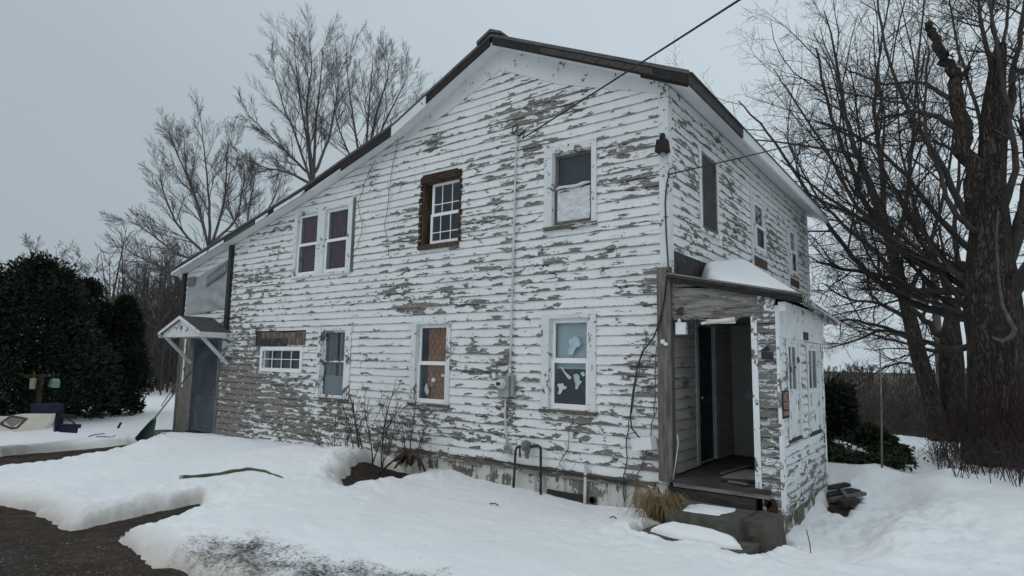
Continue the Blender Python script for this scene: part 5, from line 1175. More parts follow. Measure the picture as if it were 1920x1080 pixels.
# feeder post
DF = 20.5; q = lambda px, py, o=0: dp(px, py, DF+o); bs = q(70, 775); bs[2] = snow_z(bs[0], bs[1])
fp = thing('feeder_post', bs, 'dark wooden T shaped feeder post in front of the dark cedars', 'post')
g = MB(); tp = q(74, 701); g.bar((bs[0], bs[1], bs[2]-.2), (bs[0], bs[1], tp[2]), .10, .10, (1,0,0)); g.build('post', MT['bark'], fp)
g = MB(); a, b = q(44,705), q(112,703); g.bar(a, b, .08, .07); g.build('crossbar', MT['bark'], fp)
c = q(62, 720); g = MB(); g.lathe((c[0],c[1],c[2]-.13),(0,0,1),[(0,.05),(.02,.075),(.24,.075),(.27,.10),(.29,.02)],10); g.tube([(c[0],c[1],c[2]+.16),(c[0],c[1],c[2]+.30)],.008,5); one(g, 'bird_feeder', 'yellow_plastic', c, 'small yellow bird feeder hanging left of the feeder post', 'feeder')
c = q(95, 718); g = MB(); w_ = .19; g.prism([c+[-w_,0,-.10], c+[w_*.9,0,-.12], c+[w_,0,.05], c+[.05,0,.12], c+[-w_*.6,0,.07]], (.05,.14,0)); g.tube([c+[0,.05,.1], c+[0,.05,.28]],.008,5); one(g, 'bird_feeder', 'mint_plastic', c, 'pale green bird feeder hanging right of the feeder post', 'feeder')
# odd bits in the snow
a = on_snow(218, 803); Da = math.hypot(a[0]-CAM[0], a[1]-CAM[1]); b = dp(227, 792, Da); g = MB(); g.tube([tuple(a-[0,0,.1]), tuple(b)], .03, 6); one(g, 'stub', 'bark', a, 'short dark stub sticking out of the snow left of the green shovel', 'stick')
g = MB(); pts = [on_snow(px, py, .02) for px, py in ((166,820),(178,816),(190,815),(196,814))]; g.tube([tuple(p) for p in pts], .010, 5); pts = [on_snow(px, py, .02) for px, py in ((180,820),(196,820),(208,823),(215,828))]; g.tube([tuple(p) for p in pts], .010, 5); one(g, 'wire_hoop', 'iron', pts[0], 'thin bent wire hoop poking from the snow bank left of the shovel', 'wire')
# green pipe on the snow
HP = [(341,897),(355,896),(385,894.5),(415,890),(440,885),(462,882),(480,882),(498,885),(515,890),(533,897)]
pts = [on_snow(px, py) + [0,0,.016-.0] for px, py in HP]; g = MB(); rp = []
for p, r2 in zip(pts[:-1], pts[1:]): rp += [p + (r2-p)*t for t in (0,.33,.66)]
nn = len(rp)+1; g.tube([tuple(p + np.array([0,0,-.045*max(0,(i/nn-.55))/.45 + .006*math.sin(i*1.3)])) for i, p in enumerate(rp+[pts[-1]])], .027, 10); hs_ = one(g, 'green_pipe', 'green_hose', pts[0], 'bent green hose pipe lying half sunk across the snow', 'hose')
g = MB(); d_ = (pts[0]-pts[1]); d_ /= np.linalg.norm(d_); g.lathe(tuple(pts[0]-d_*.02), tuple(d_), [(0,.031),(.05,.031),(.055,.022)], 10); LOC[hs_.name] = np.array(hs_.location); g.build('end_fitting', MT['canvas_grey'], hs_)
# scattered twigs on the snow
for px, py, l, lab in ((918,946,.16,'small dark twig lying on the smooth snow below the meter'),(1143,972,.10,'tiny dark twig on the snow left of the steps'),(1375,1052,.0,None)):
    if not lab: continue
    a = on_snow(px, py, .012); g = MB(); g.tube([tuple(a), tuple(a+[l*.5,.02,.015]), tuple(a+[l,-.01,.005])], .008, 5); one(g, 'twig', 'twig', a, lab, 'twig')
a = on_snow(1521, 1030); Da = math.hypot(a[0]-CAM[0], a[1]-CAM[1]); b = dp(1512, 993, Da); g = MB(); g.tube([tuple(a-[0,0,.1]), tuple((a+b)/2+[.01,0,0]), tuple(b)], .006, 5); one(g, 'dry_stalk', 'twig', a, 'single dry stalk standing in the snow right of the porch', 'stalk')
# stones and clods on the driveway, specks of bark and leaf on the snow
def grit(name, mat, spots, n, s0, s1, flat=.6, seed=1, bare=None):
    rn = random.Random(seed); pts = []
    while len(pts) < n:
        x0, x1, y0, y1 = rn.choice(spots); p = hp(rn.uniform(x0, x1), rn.uniform(y0, y1), -.12); pts.append((p[0], p[1]))
    P = np.array(pts); z, dz, dm_, st_ = ground_fields(P[:,0], P[:,1]); g = MB()
    for (x, y), a_, b_, m_ in zip(pts, z, dz, dm_):
        if bare == 'ground' and a_ > b_ - .03: continue
        if bare == 'dirty' and (m_ < .6 or a_ < b_): continue
        if bare == 'snow' and a_ < b_: continue
        r = s0 + (s1-s0)*rn.random()**3; zz = max(a_, b_); k = [(rn.gauss(0,.25), rn.gauss(0,.25), rn.gauss(0,.2)) for _ in range(6)]
        V = [(1,0,0),(0,1,0),(-1,0,0),(0,-1,0),(0,0,1),(0,0,-1)]
        g.add([(x+r*(v[0]+q[0]), y+r*(v[1]+q[1]), zz+r*flat*(v[2]+q[2])) for v, q in zip(V, k)], [(0,1,4),(1,2,4),(2,3,4),(3,0,4),(1,0,5),(2,1,5),(3,2,5),(0,3,5)])
    return one(g, name, mat, (float(P[:,0].mean()), float(P[:,1].mean()), 0), None, None, None, 'stuff')
grit('gravel', 'gravel_stone', [(-40,240,945,1090),(60,420,1000,1090),(0,250,846,880)], 2200, .004, .016, .5, 3, 'ground')
grit('clods', 'dirt', [(360,760,1010,1085)], 700, .003, .010, .6, 4, 'dirty')
grit('bark_specks', 'bramble', [(300,1240,890,1070),(1500,1900,880,1070),(0,400,830,930)], 260, .003, .009, .25, 6, 'snow')
# dark lumber beside the porch
for i, (pa, pb, w_, h_, m_, lab) in enumerate([((1548,930),(1606,920),.17,.06,'lumber_dark','black plank lying lowest in the lumber heap beside the porch'),((1556,938),(1620,925),.09,.05,'lumber_grey','grey batten lying across the lumber heap beside the porch'),
        ((1568,905),(1590,935),.06,.05,'lumber_grey','short grey stick crossing the heap beside the porch'),((1575,944),(1606,938),.16,.08,'lumber_dark','black block half buried at the front of the lumber heap'),((1552,915),(1590,908),.12,.05,'lumber_dark','black plank at the back of the lumber heap')]):
    a, b = hp(*pa, -.235+.022*i), hp(*pb, -.19+.022*i); g = MB(); g.bar(a, b, w_, h_); one(g, 'plank', m_, a, lab, 'plank', 'lumber heaped beside the porch')

# ------------------------------------------------------------------ bare plants
rnd = random.Random(11)
def rdir(d, ang, rn):
    d = d.normalized(); a = d.cross(Vector((rn.uniform(-1,1), rn.uniform(-1,1), rn.uniform(-1,1))))
    if a.length < 1e-3: a = Vector((1,0,0))
    a.normalize(); return (d*math.cos(ang) + a*math.sin(ang)).normalized()
def grow(mb, p, d, L, r, lvl, P, rn):
    """one limb as a wandering tapered tube, then its children"""
    n = P['seg'][lvl]; pts = [p.copy()]; dd = d.copy(); st = L/n
    for i in range(n):
        dd = (dd + Vector((rn.gauss(0,1), rn.gauss(0,1), rn.gauss(0,.7)))*P['wob'][lvl] + Vector((0,0,P['up'][lvl]))).normalized(); pts.append(pts[-1] + dd*st)
    r1 = max(P['rmin'], r*P['tap'][lvl]); rads = [r + (r1-r)*i/n for i in range(n+1)]
    if P['sides'][lvl] == 3: mb.twig(pts, rads)
    else: mb.tube(pts, rads, P['sides'][lvl], False, True)
    if lvl + 1 < len(P['seg']): kids(mb, pts, rads, L, lvl, P, rn)
def kids(mb, pts, rads, L, lvl, P, rn, t0=None):
    n = len(pts)-1; k = P['kids'][lvl]; k = max(1, int(k*rn.uniform(.8,1.2)))
    for i in range(k):
        t = (P['t0'][lvl] if t0 is None else t0); t = t + (1-t)*((i+rn.random())/k); f = min(t*n, n-1e-3); j = int(f); fr = f-j
        p = pts[j].lerp(pts[j+1], fr); dl = (pts[j+1]-pts[j]).normalized(); rr_ = rads[j]+(rads[j+1]-rads[j])*fr
        cd = rdir(dl, R(rn.uniform(*P['ang'][lvl])), rn)
        if P.get('flat'): cd = (cd + Vector((0,0,P['flat']))).normalized()
        cl = L*P['len'][lvl]*rn.uniform(.65,1.2)*(1.12-.55*t)
        grow(mb, p, cd, cl, max(P['rmin'], min(rr_*.75, rr_*P['rk'][lvl])), lvl+1, P, rn)
def limb(mb, pts, r0, r1, lvl, P, rn, t0=.25, Lk=None, sides=8):
    pts = [Vector(p) for p in pts]; Q = []
    for i in range(len(pts)-1):
        a = pts[max(i-1,0)]; b = pts[i]; c = pts[i+1]; e = pts[min(i+2,len(pts)-1)]
        for t in (0,.25,.5,.75):
            Q.append(.5*((2*b)+(c-a)*t+(2*a-5*b+4*c-e)*t*t+(3*b-a-3*c+e)*t**3))
    Q.append(pts[-1]); Q = [q + Vector((rn.gauss(0,1),rn.gauss(0,1),rn.gauss(0,1)))*r0*.16 if 0 < i < len(Q)-1 else q for i, q in enumerate(Q)]
    n = len(Q)-1; rads = [max(P['rmin'], r0+(r1-r0)*(i/n)**.85) for i in range(n+1)]
    mb.tube(Q, rads, sides, True); L = sum((Q[i+1]-Q[i]).length for i in range(n)); kids(mb, Q, rads, Lk or L, lvl, P, rn, t0); return Q, rads

# shrubs before the wall
P_SH = dict(seg=[6,4,3], wob=[.10,.16,.2], up=[.05,.06,.05], tap=[.4,.4,.5], rmin=.0032, sides=[5,4,3], kids=[7,4,0], t0=[.3,.2,0], ang=[(22,48),(25,55),(0,0)], len=[.38,.45,0], rk=[.6,.6,0])
def shrub(stems, label, nm='bare_shrub', mat='twig', spread=.12, thick=1.0, seed=3):
    rn = random.Random(seed); g = MB(); base = None
    for (bx, by), (tx, ty), r, dy in stems:
        a = gp(bx, by, -dy); a[2] -= .06; b = gp(tx, ty, -dy + rn.uniform(-spread, spread)); base = a if base is None else base
        v = Vector(b-a); grow(g, Vector(a), v.normalized(), v.length, r*thick, 0, P_SH, rn)
    return one(g, nm, mat, base, label, 'shrub')
shrub([((627,900),(630,770),.014,.75),((632,900),(600,790),.010,.75),((622,898),(650,775),.010,.8),((640,902),(655,790),.010,.7),((618,900),(585,850),.007,.8),((655,902),(645,800),.009,.75)], 'thin bare shrub standing in the snow left of the melt hole', seed=4)
shrub([((674,868),(676,735),.022,.45),((678,870),(700,745),.014,.45),((696,880),(705,742),.015,.5),((694,880),(720,748),.013,.5),((716,878),(742,728),.016,.5),((712,880),(760,745),.011,.5),((714,896),(735,760),.011,.55),((672,868),(630,755),.011,.45)], 'tall bare shrub with several stems in the melt hole by the wall', seed=6)
shrub([((768,866),(772,745),.013,.35),((770,868),(800,790),.012,.35),((764,866),(770,790),.014,.35),((772,866),(822,810),.010,.4)], 'bare shrub growing from the root stump under the patterned cloth window', seed=8)
g = MB(); rn = random.Random(2); c = gp(770, 866, -.35)
for k in range(15): 
    a = rn.uniform(0,2*PI); g.tube([tuple(c+[0,0,-.05]), tuple(c+[.12*math.cos(a), .10*math.sin(a), .16]), tuple(c+[.34*math.cos(a), .22*math.sin(a), rn.uniform(-.18,.10)])], [.03,.022,.012], 6)
g.tube([tuple(c+[-.05,-.1,.2]), tuple(c+[-.45,-.35,-.22])], .02, 6); one(g, 'root_stump', 'brown_wood', c, 'tangled brown root stump beside the melt hole', 'stump')
g = MB()
for k in range(20): x = rn.uniform(590,640); a = gp(x, 893, -.9); e = gp(x+rn.uniform(20,40), rn.uniform(868,880), -.8); g.tube([tuple(a), tuple((a+e)/2+[0,0,.10]), tuple(e)], .004, 3)
one(g, 'bent_grass', 'bramble', gp(610,893,-.9), 'dark bent grass blades at the left rim of the melt hole', 'grass')

# big maple on the right
bm_ = on_snow(1872, 868); DM_ = math.hypot(bm_[0]-CAM[0], bm_[1]-CAM[1])
PM = dict(seg=[6,5,4,3], wob=[.10,.14,.18,.2], up=[.035,.04,.03,.02], tap=[.35,.35,.4,.5], rmin=.0038, sides=[6,4,3,3], kids=[9,9,7,0], t0=[.22,.15,.12,0], ang=[(28,62),(28,62),(25,60),(0,0)], len=[.50,.50,.48,0], rk=[.55,.55,.6,0])
tm = thing('maple_tree', bm_, 'massive old bare maple with thick ridged trunk at the right edge', 'tree')
Tq = lambda px, py, o=0: dp(px, py, DM_ + o)
g = MB(); tr = [((1880,905),.82),((1878,868),.68),((1876,800),.56),((1873,720),.50),((1868,650),.49),((1862,590),.52),((1858,530),.46),((1856,480),.39),((1856,420),.34),((1857,340),.29),((1860,260),.25),((1864,180),.20),((1872,110),.15),((1876,84),.11)]
def trunk_mesh(g, ctr, n=40, flute=.10, seed=0):
    rows = []
    for i in range(len(ctr)-1):
        (p, r), (p2, r2) = ctr[i], ctr[i+1]
        for t in (0,.25,.5,.75): rows.append((p+(p2-p)*t, r+(r2-r)*t))
    rows.append(ctr[-1]); P_ = []
    for p, r in rows:
        ring_ = []
        for k in range(n):
            a = 2*PI*k/n; rr_ = r*(1 + flute*math.sin(5*a+seed) *.5 + flute*1.4*mnoise.noise(Vector((math.cos(a)*1.7, math.sin(a)*1.7, p[2]*.55+seed))) + flute*.6*mnoise.noise(Vector((math.cos(a)*7, math.sin(a)*7, p[2]*1.1+seed))))
            ring_.append((p[0]+rr_*math.cos(a), p[1]+rr_*math.sin(a), p[2]))
        P_.append(ring_)
    m = len(P_); g.add([q for r in P_ for q in r], [(i*n+k, i*n+(k+1)%n, (i+1)*n+(k+1)%n, (i+1)*n+k) for i in range(m-1) for k in range(n)] + [tuple(range((m-1)*n, m*n))], True)
trunk_mesh(g, [(Tq(*p), r) for p, r in tr]); 
rn = random.Random(5)
def hand(pts, r0, r1, lvl=0, t0=.25, Lk=None, tgt=None):
    global g
    return limb(g, [Tq(px, py, o) for px, py, o in pts], r0, r1, lvl, PM, rn, t0, Lk, 10)
gt = g
lead = [(1858,530,0),(1846,450,-.1),(1832,380,-.2),(1818,310,-.3),(1806,250,-.35),(1796,195,-.4),(1785,150,-.4),(1772,112,-.45),(1755,75,-.5),(1741,42,-.5)]
P0_ = dict(PM); P0_['kids'] = [3,8,5,0]
limb(gt, [Tq(*p) for p in lead], .25, .08, 0, P0_, rn, .5, 2.2, 12)
gt.build('trunk', MT['bark'], tm)
g = MB()
for pts, r0, r1, t0 in [
  ([(1806,195,-.4),(1770,178,-.8),(1735,158,-1.0),(1705,153,-1.3),(1660,158,-1.6),(1625,145,-1.8),(1590,132,-2)], .085,.02,.3),
  ([(1818,262,-.3),(1780,232,-.7),(1745,215,-1.0),(1710,210,-1.3),(1640,226,-1.7)], .13,.03,.3),
  ([(1815,310,-.3),(1790,285,.5),(1755,267,.9),(1700,264,1.4)], .07,.02,.25),
  ([(1842,440,-.1),(1812,420,-.8),(1780,380,-1.2),(1765,330,-1.4),(1740,270,-1.6),(1735,180,-1.7),(1742,90,-1.7)], .10,.02,.3),
  ([(1850,520,0),(1800,500,-.8),(1745,500,-1.4),(1700,470,-2.0),(1650,420,-2.4),(1600,330,-2.7),(1560,220,-2.9),(1530,90,-3.0)], .24,.03,.25),
  ([(1850,560,0),(1790,545,.6),(1720,545,1.2),(1660,520,1.8),(1590,505,2.2),(1530,490,2.4)], .17,.03,.2),
  ([(1840,600,0),(1780,590,-.9),(1720,570,-1.6),(1650,530,-2.2),(1580,460,-2.6),(1500,340,-2.8),(1440,250,-2.9),(1385,190,-3)], .18,.02,.25),
  ([(1845,640,0),(1790,655,-1.0),(1730,640,-1.8),(1660,615,-2.6),(1590,600,-3.2),(1545,610,-3.6)], .12,.02,.2),
  ([(1870,300,0),(1885,250,.2),(1900,140,.6),(1915,60,.8),(1925,-60,1)], .14,.03,.25),
  ([(1868,420,0),(1890,370,-.4),(1905,300,-.6),(1890,200,-.7),(1870,100,-.8),(1850,-30,-.9)], .13,.02,.3),
  ([(1880,520,0),(1905,440,.3),(1925,350,.6),(1960,220,.9),(1980,60,1.2)], .22,.05,.25),
  ([(1880,560,0),(1930,500,-.6),(1990,400,-1.2),(2050,250,-1.6)], .24,.05,.2),
  ([(1885,640,0),(1940,610,.4),(2020,540,.8),(2100,420,1)], .2,.04,.2),
  ([(1866,150,0),(1850,90,-.2),(1835,20,-.4),(1830,-80,-.5)], .09,.02,.3),
  ([(1875,90,0),(1860,40,.1),(1868,-40,.3)], .07,.02,.3), ([(1876,90,0),(1890,30,.2),(1888,-60,.4)], .06,.02,.3),
  ([(1858,380,0),(1850,300,1.0),(1830,200,1.8),(1800,100,2.3),(1780,0,2.6)], .10,.02,.3),
  ([(1853,470,0),(1810,400,1.2),(1760,300,2.0),(1700,200,2.6),(1660,90,3.0),(1640,-40,3.2)], .15,.02,.3),
  ([(1853,500,0),(1780,430,1.4),(1700,330,2.3),(1620,260,2.8),(1540,230,3.1)], .12,.02,.25)]:
    limb(g, [Tq(a_, b_, abs(c_)+.1) if a_ < 1720 else Tq(a_, b_, c_) for a_, b_, c_ in [(p[0], p[1], abs(p[2]) if pts[-1][0] < 1720 else p[2]) for p in pts]], r0*.74, r1, 0, PM, rn, t0+.14, None, 9)
rx_ = random.Random(91)
for k in range(11):
    y0 = rx_.uniform(520, 640); ex_ = rx_.uniform(1490, 1680); ey_ = 640 - (1700-ex_)*.15 - rx_.uniform(0, 1)*430; o_ = rx_.uniform(.3, 3.2)
    pts = [(1845, y0, .1), (1845+(ex_-1845)*.3, y0+(ey_-y0)*.22+rx_.uniform(-12,12), o_*.4), (1845+(ex_-1845)*.65, y0+(ey_-y0)*.58+rx_.uniform(-14,14), o_*.8), (ex_, ey_, o_)]
    limb(g, [Tq(*p) for p in pts], rx_.uniform(.045,.085), .012, 0, PM, rn, .3, 4.5, 7)
g.build('crown', MT['bark_twig'], tm)
g = MB(); q = lambda px, py: Tq(px, py, -.78)
limbp = [q(1872,395), q(1868,450), q(1872,520), q(1880,575), q(1895,605), q(1903,618), q(1895,632), q(1878,640), q(1860,632)]
g.tube([tuple(p) for p in limbp], [.015,.02,.026,.034,.045,.05,.05,.045,.03], 8); g.build('dead_vine_stem', MT['vine'], tm)
# leaning neighbour
b2 = on_snow(1764, 826, 0, -.5); D2 = math.hypot(b2[0]-CAM[0], b2[1]-CAM[1]); T2 = lambda px, py, o=0: dp(px, py, D2+o)
t2 = thing('maple_tree', b2, 'slimmer bare maple leaning left behind the porch roof, nearer the utility pole', 'tree')
g = MB(); trunk_mesh(g, [(T2(*p), r) for p, r in [((1766,845),.40),((1762,815),.34),((1745,741),.28),((1722,667),.26),((1700,574),.22),((1676,482),.19),((1662,426),.165),((1640,370),.15)]], 20, .08, 3); g.build('trunk', MT['bark'], t2)
g = MB()
for pts, r0, r1, t0 in [([(1640,370,0),(1610,300,-.2),(1585,220,-.3),(1570,120,-.3),(1545,20,-.3)], .15,.02,.2), ([(1655,410,0),(1655,320,.3),(1640,210,.5),(1650,100,.7),(1670,-20,.8)], .12,.02,.25), ([(1690,540,0),(1640,470,-.8),(1580,420,-1.4),(1520,350,-1.8),(1470,250,-2)], .12,.02,.25),
  ([(1705,600,0),(1650,570,-.5),(1590,560,-1.1),(1540,530,-1.4)], .09,.02,.2), ([(1715,640,0),(1660,620,.8),(1600,640,1.6),(1560,650,2)], .08,.02,.2), ([(1672,470,0),(1700,380,.8),(1710,260,1.3),(1720,120,1.6),(1735,-30,1.8)], .11,.02,.25), ([(1735,700,0),(1690,680,-.8),(1640,700,-1.4),(1590,735,-1.8)], .06,.015,.2),
  ([(1700,560,0),(1740,470,1),(1770,360,1.6),(1790,230,2),(1800,80,2.3)], .10,.02,.25), ([(1660,430,0),(1610,390,.9),(1560,300,1.4),(1490,190,1.8),(1450,130,2)], .10,.02,.2)]:
    limb(g, [T2(p[0], p[1], abs(p[2])) for p in pts], r0, r1, 0, PM, rn, t0, None, 8)
g.build('crown', MT['bark_twig'], t2)
# stout third trunk behind
b3 = on_snow(1788, 828, 0, -.4); D3 = math.hypot(b3[0]-CAM[0], b3[1]-CAM[1])+.6; T3 = lambda px, py, o=0: dp(px, py, D3+o)
t3 = thing('maple_tree', b3, 'stout short trunked bare maple between the leaning maple and the massive maple', 'tree')
g = MB(); trunk_mesh(g, [(T3(*p), r) for p, r in [((1792,850),.46),((1789,810),.40),((1786,740),.36),((1784,680),.37),((1783,640),.34),((1784,600),.24),((1788,560),.20)]], 22, .09, 6); g.build('trunk', MT['bark'], t3)
g = MB()
for pts, r0, r1, t0 in [([(1783,645,0),(1745,610,.2),(1700,570,.6),(1640,500,1.0),(1590,400,1.3)], .16,.02,.25), ([(1786,640,0),(1800,540,.4),(1790,430,.8),(1800,300,1.1),(1815,150,1.4)], .14,.02,.25), ([(1785,660,0),(1740,655,1),(1680,640,1.8),(1610,620,2.4)], .10,.02,.2), ([(1788,600,0),(1760,500,1.2),(1720,400,2),(1690,280,2.6),(1680,140,3)], .12,.02,.25)]:
    limb(g, [T3(*p) for p in pts], r0, r1, 0, PM, rn, t0, None, 8)
g.build('crown', MT['bark_twig'], t3)
# utility pole
bp = on_snow(1774, 824, 0, -.5); DPp = math.hypot(bp[0]-CAM[0], bp[1]-CAM[1])+.8; up = thing('utility_pole', bp, 'grey weathered utility pole with a pale transformer can behind the leaning maple', 'pole')
tp = dp(1738, 480, DPp); bb = dp(1773, 830, DPp); g = MB(); g.tube([(bb[0],bb[1],bb[2]-.5), (bb[0]-.02,bb[1],(bb[2]+tp[2])/2), (bb[0]-.03,bb[1],tp[2])], [.17,.15,.12], 12); g.build('pole_shaft', MT['pole_wood'], up)
c = dp(1727, 566, DPp-.1); g = MB(); g.lathe((c[0],c[1],c[2]-.30), (0,0,1), [(0,.18),(.02,.21),(.58,.21),(.62,.16),(.66,.05)], 18); g.bar((c[0],c[1],c[2]), (bb[0],bb[1],c[2]), .08, .10); g.build('transformer', MT['transformer'], up)

# bare trees behind the house and far left
PB = dict(seg=[6,5,4,3], wob=[.05,.05,.06,.07], up=[.04,.045,.03,.015], tap=[.3,.3,.35,.5], rmin=.0042, sides=[5,4,3,3], kids=[15,12,8,0], t0=[.15,.15,.15,0], ang=[(18,42),(16,36),(16,36),(0,0)], len=[.40,.48,.52,0], rk=[.42,.5,.55,0])
def back_tree(label, base, stems, dist, r0, seed, PB=PB, spread=1.6):
    yb = max(p[0][1] for p in stems); stems = [[(px, yb - (yb-py)*.86) for px, py in st] for st in stems]
    rn = random.Random(seed); b = dp(*base, dist); b[2] = min(snow_z(b[0], b[1]), b[2]); t = thing('bare_tree', b, label, 'tree', 'bare trees behind the house')
    g = MB(); f0 = dp(stems[0][0][0], stems[0][0][1], dist); trunk_mesh(g, [(np.array([b[0],b[1],b[2]-.3]), r0*1.3), (b+(f0-b)*.1, r0*1.05), (b+(f0-b)*.5, r0*.9), (f0, r0*.75)], 14, .08, seed); g.build('trunk', MT['bark_far'], t)
    g = MB()
    for pts in stems:
        o = rn.uniform(-spread, spread); limb(g, [dp(px, py, dist + o*(i/max(1,len(pts)-1))) for i, (px, py) in enumerate(pts)], r0*.34, .012, 0, PB, rn, .16, None, 6)
    g.build('crown', MT['twig_far'], t)
back_tree('tall bare tree with upswept branches rising behind the left roof slope', (590,700), [[(585,345),(560,260),(530,170),(510,90)],[(585,340),(575,240),(560,140),(552,50)],[(588,330),(592,220),(600,130),(605,50)],[(585,330),(550,290),(505,240),(462,190)],[(590,320),(615,250),(630,160),(636,90)],[(583,345),(540,320),(500,310),(455,290)],[(588,345),(575,180),(585,100),(580,45)]], 33, .27, 21)
back_tree('bare tree rising behind the roof slope just left of the ridge', (690,690), [[(680,330),(665,230),(655,140),(650,75)],[(682,330),(690,220),(695,130),(700,65)],[(685,320),(715,230),(745,160),(765,105)],[(685,320),(705,200),(725,120),(730,70)],[(690,310),(735,250),(770,200),(800,150)],[(680,330),(650,270),(630,200),(625,140)]], 35, .25, 22)
back_tree('bare tree with dense grey crown just left of the low eave', (398,730), [[(393,470),(375,380),(350,290),(345,215)],[(394,460),(392,360),(385,270),(378,190)],[(395,460),(420,360),(425,280),(430,210)],[(392,480),(340,420),(310,350),(300,290)],[(392,490),(330,470),(285,430),(240,400)],[(396,450),(440,400),(455,330),(460,290)],[(392,500),(310,500),(265,480),(225,455)],[(394,470),(365,350),(335,260),(325,230)]], 34, .25, 23)
back_tree('bare tree partly hidden by the eave right of the grey crowned tree', (470,720), [[(470,460),(465,400),(475,330),(480,290)],[(472,450),(500,390),(520,340),(530,300)],[(470,460),(445,420),(430,380),(425,340)]], 37, .2, 24)
PS = dict(PB); PS['rmin'] = .0075; PS['ang'] = [(25,55),(22,48),(20,45),(0,0)]; PS['up'] = [.05,.02,.0,.0]; PS['kids'] = [13,9,6,0]
back_tree('small rounded bare tree showing above the dark cedar at far left', (118,690), [[(118,580),(95,530),(70,480),(55,450)],[(118,575),(110,510),(105,450)],[(120,575),(135,510),(150,460)],[(121,580),(160,530),(185,490)],[(118,580),(80,540),(40,470)],[(121,580),(150,550),(195,530)]], 55, .22, 25, PS)
back_tree('bare tree at the woodland edge left of the low eave', (300,735), [[(298,610),(280,560),(260,520),(240,500)],[(299,610),(300,550),(310,490),(312,450)],[(300,610),(325,560),(335,520)],[(298,620),(265,590),(230,560)]], 38, .17, 26)

# cedars and yews
def foliage(g, n, fn, size, rn, droop=0.0, elong=2.6):
    for _ in range(n):
        p, o, dens = fn(rn); p = Vector(p); o = Vector(o)
        d = (o + Vector((rn.gauss(0,.55), rn.gauss(0,.55), rn.gauss(0,.45)-droop))).normalized(); s = d.cross(Vector((rn.gauss(0,1), rn.gauss(0,1), rn.gauss(0,1)))).normalized()
        L = size*rn.uniform(.6,1.4); w = L/elong; b = len(g.v)
        g.v += [tuple(p), tuple(p+d*L*.45+s*w*.5), tuple(p+d*L), tuple(p+d*L*.5-s*w*.5)]; g.f.append((b,b+1,b+2,b+3)); g.sm.append(False); g.attr += [rn.random()]*4
def cedar(label, px, pytop, pybase, half_px, dist, n, seed, mat='cedar', shape=.75, size=.125, group='dark cedars at the left', lean=0):
    rn = random.Random(seed); b = dp(px, pybase, dist); b[2] = snow_z(b[0], b[1]); tp_ = dp(px, pytop, dist); H = tp_[2]-b[2]; W = half_px*dist/F*1.02
    t = thing('cedar_tree', b, label, 'tree', group)
    g = MB(); g.tube([(b[0],b[1],b[2]-.3),(b[0],b[1],b[2]+H*.5),(b[0],b[1],b[2]+H*.93)], [.16,.09,.02], 8); 
    for k in range(26):
        h = H*(.06+.8*rn.random()); a = rn.uniform(0,2*PI); rr_ = W*.7*(1-(h/H)**2.2); g.tube([(b[0],b[1],b[2]+h), (b[0]+rr_*math.cos(a), b[1]+rr_*math.sin(a), b[2]+h+.25*rr_)], [.03,.008], 4)
    g.build('trunk', MT['bark'], t)
    boughs = []
    for k in range(120):
        h = rn.random()**.85; a = rn.uniform(0, 2*PI); R_ = W*((1-h**2.4)**shape if h > .12 else .72+.9*h)*(1 + .30*mnoise.noise(Vector((math.cos(a)*1.6+seed, math.sin(a)*1.6, h*4))))
        boughs.append((b[0]+R_*.78*math.cos(a), b[1]+R_*.78*math.sin(a), b[2]+.1+H*h*.93, a, W*rn.uniform(.16,.34)*(1.1-.55*h)))
    def fn(r_):
        if r_.random() < .25:
            h = r_.random(); a = r_.uniform(0,2*PI); q_ = W*.6*((1-h**2.3)**shape)*r_.random()**.5; return (b[0]+q_*math.cos(a), b[1]+q_*math.sin(a), b[2]+.1+H*h*.9), (math.cos(a), math.sin(a), .5), 1
        x, y, z, a, q_ = boughs[r_.randrange(len(boughs))]; u = Vector((r_.gauss(0,1), r_.gauss(0,1), r_.gauss(0,1))).normalized()*q_*r_.random()**.4
        return (x+u.x, y+u.y, max(b[2]+.03, z+u.z*1.25)), (math.cos(a)*.6+u.x/q_*.6, math.sin(a)*.6+u.y/q_*.6, .5), 1
    g = MB(); g.attrname = 'peel'; foliage(g, n, fn, size, rn); g.build('crown', MT[mat], t, recalc=False)
cedar('broad dark cedar at the left edge behind the feeder post', 45, 480, 776, 118, 23.0, 52000, 31)
cedar('dark cedar with a rounded top between the broad cedar and the narrow cedar', 140, 520, 776, 72, 24.5, 30000, 32)
cedar('narrower pointed dark cedar standing nearest the house', 218, 550, 776, 43, 24.0, 20000, 33)
cedar('dark cedar at the far left edge cut by the frame', -60, 500, 780, 80, 22.0, 18000, 34)
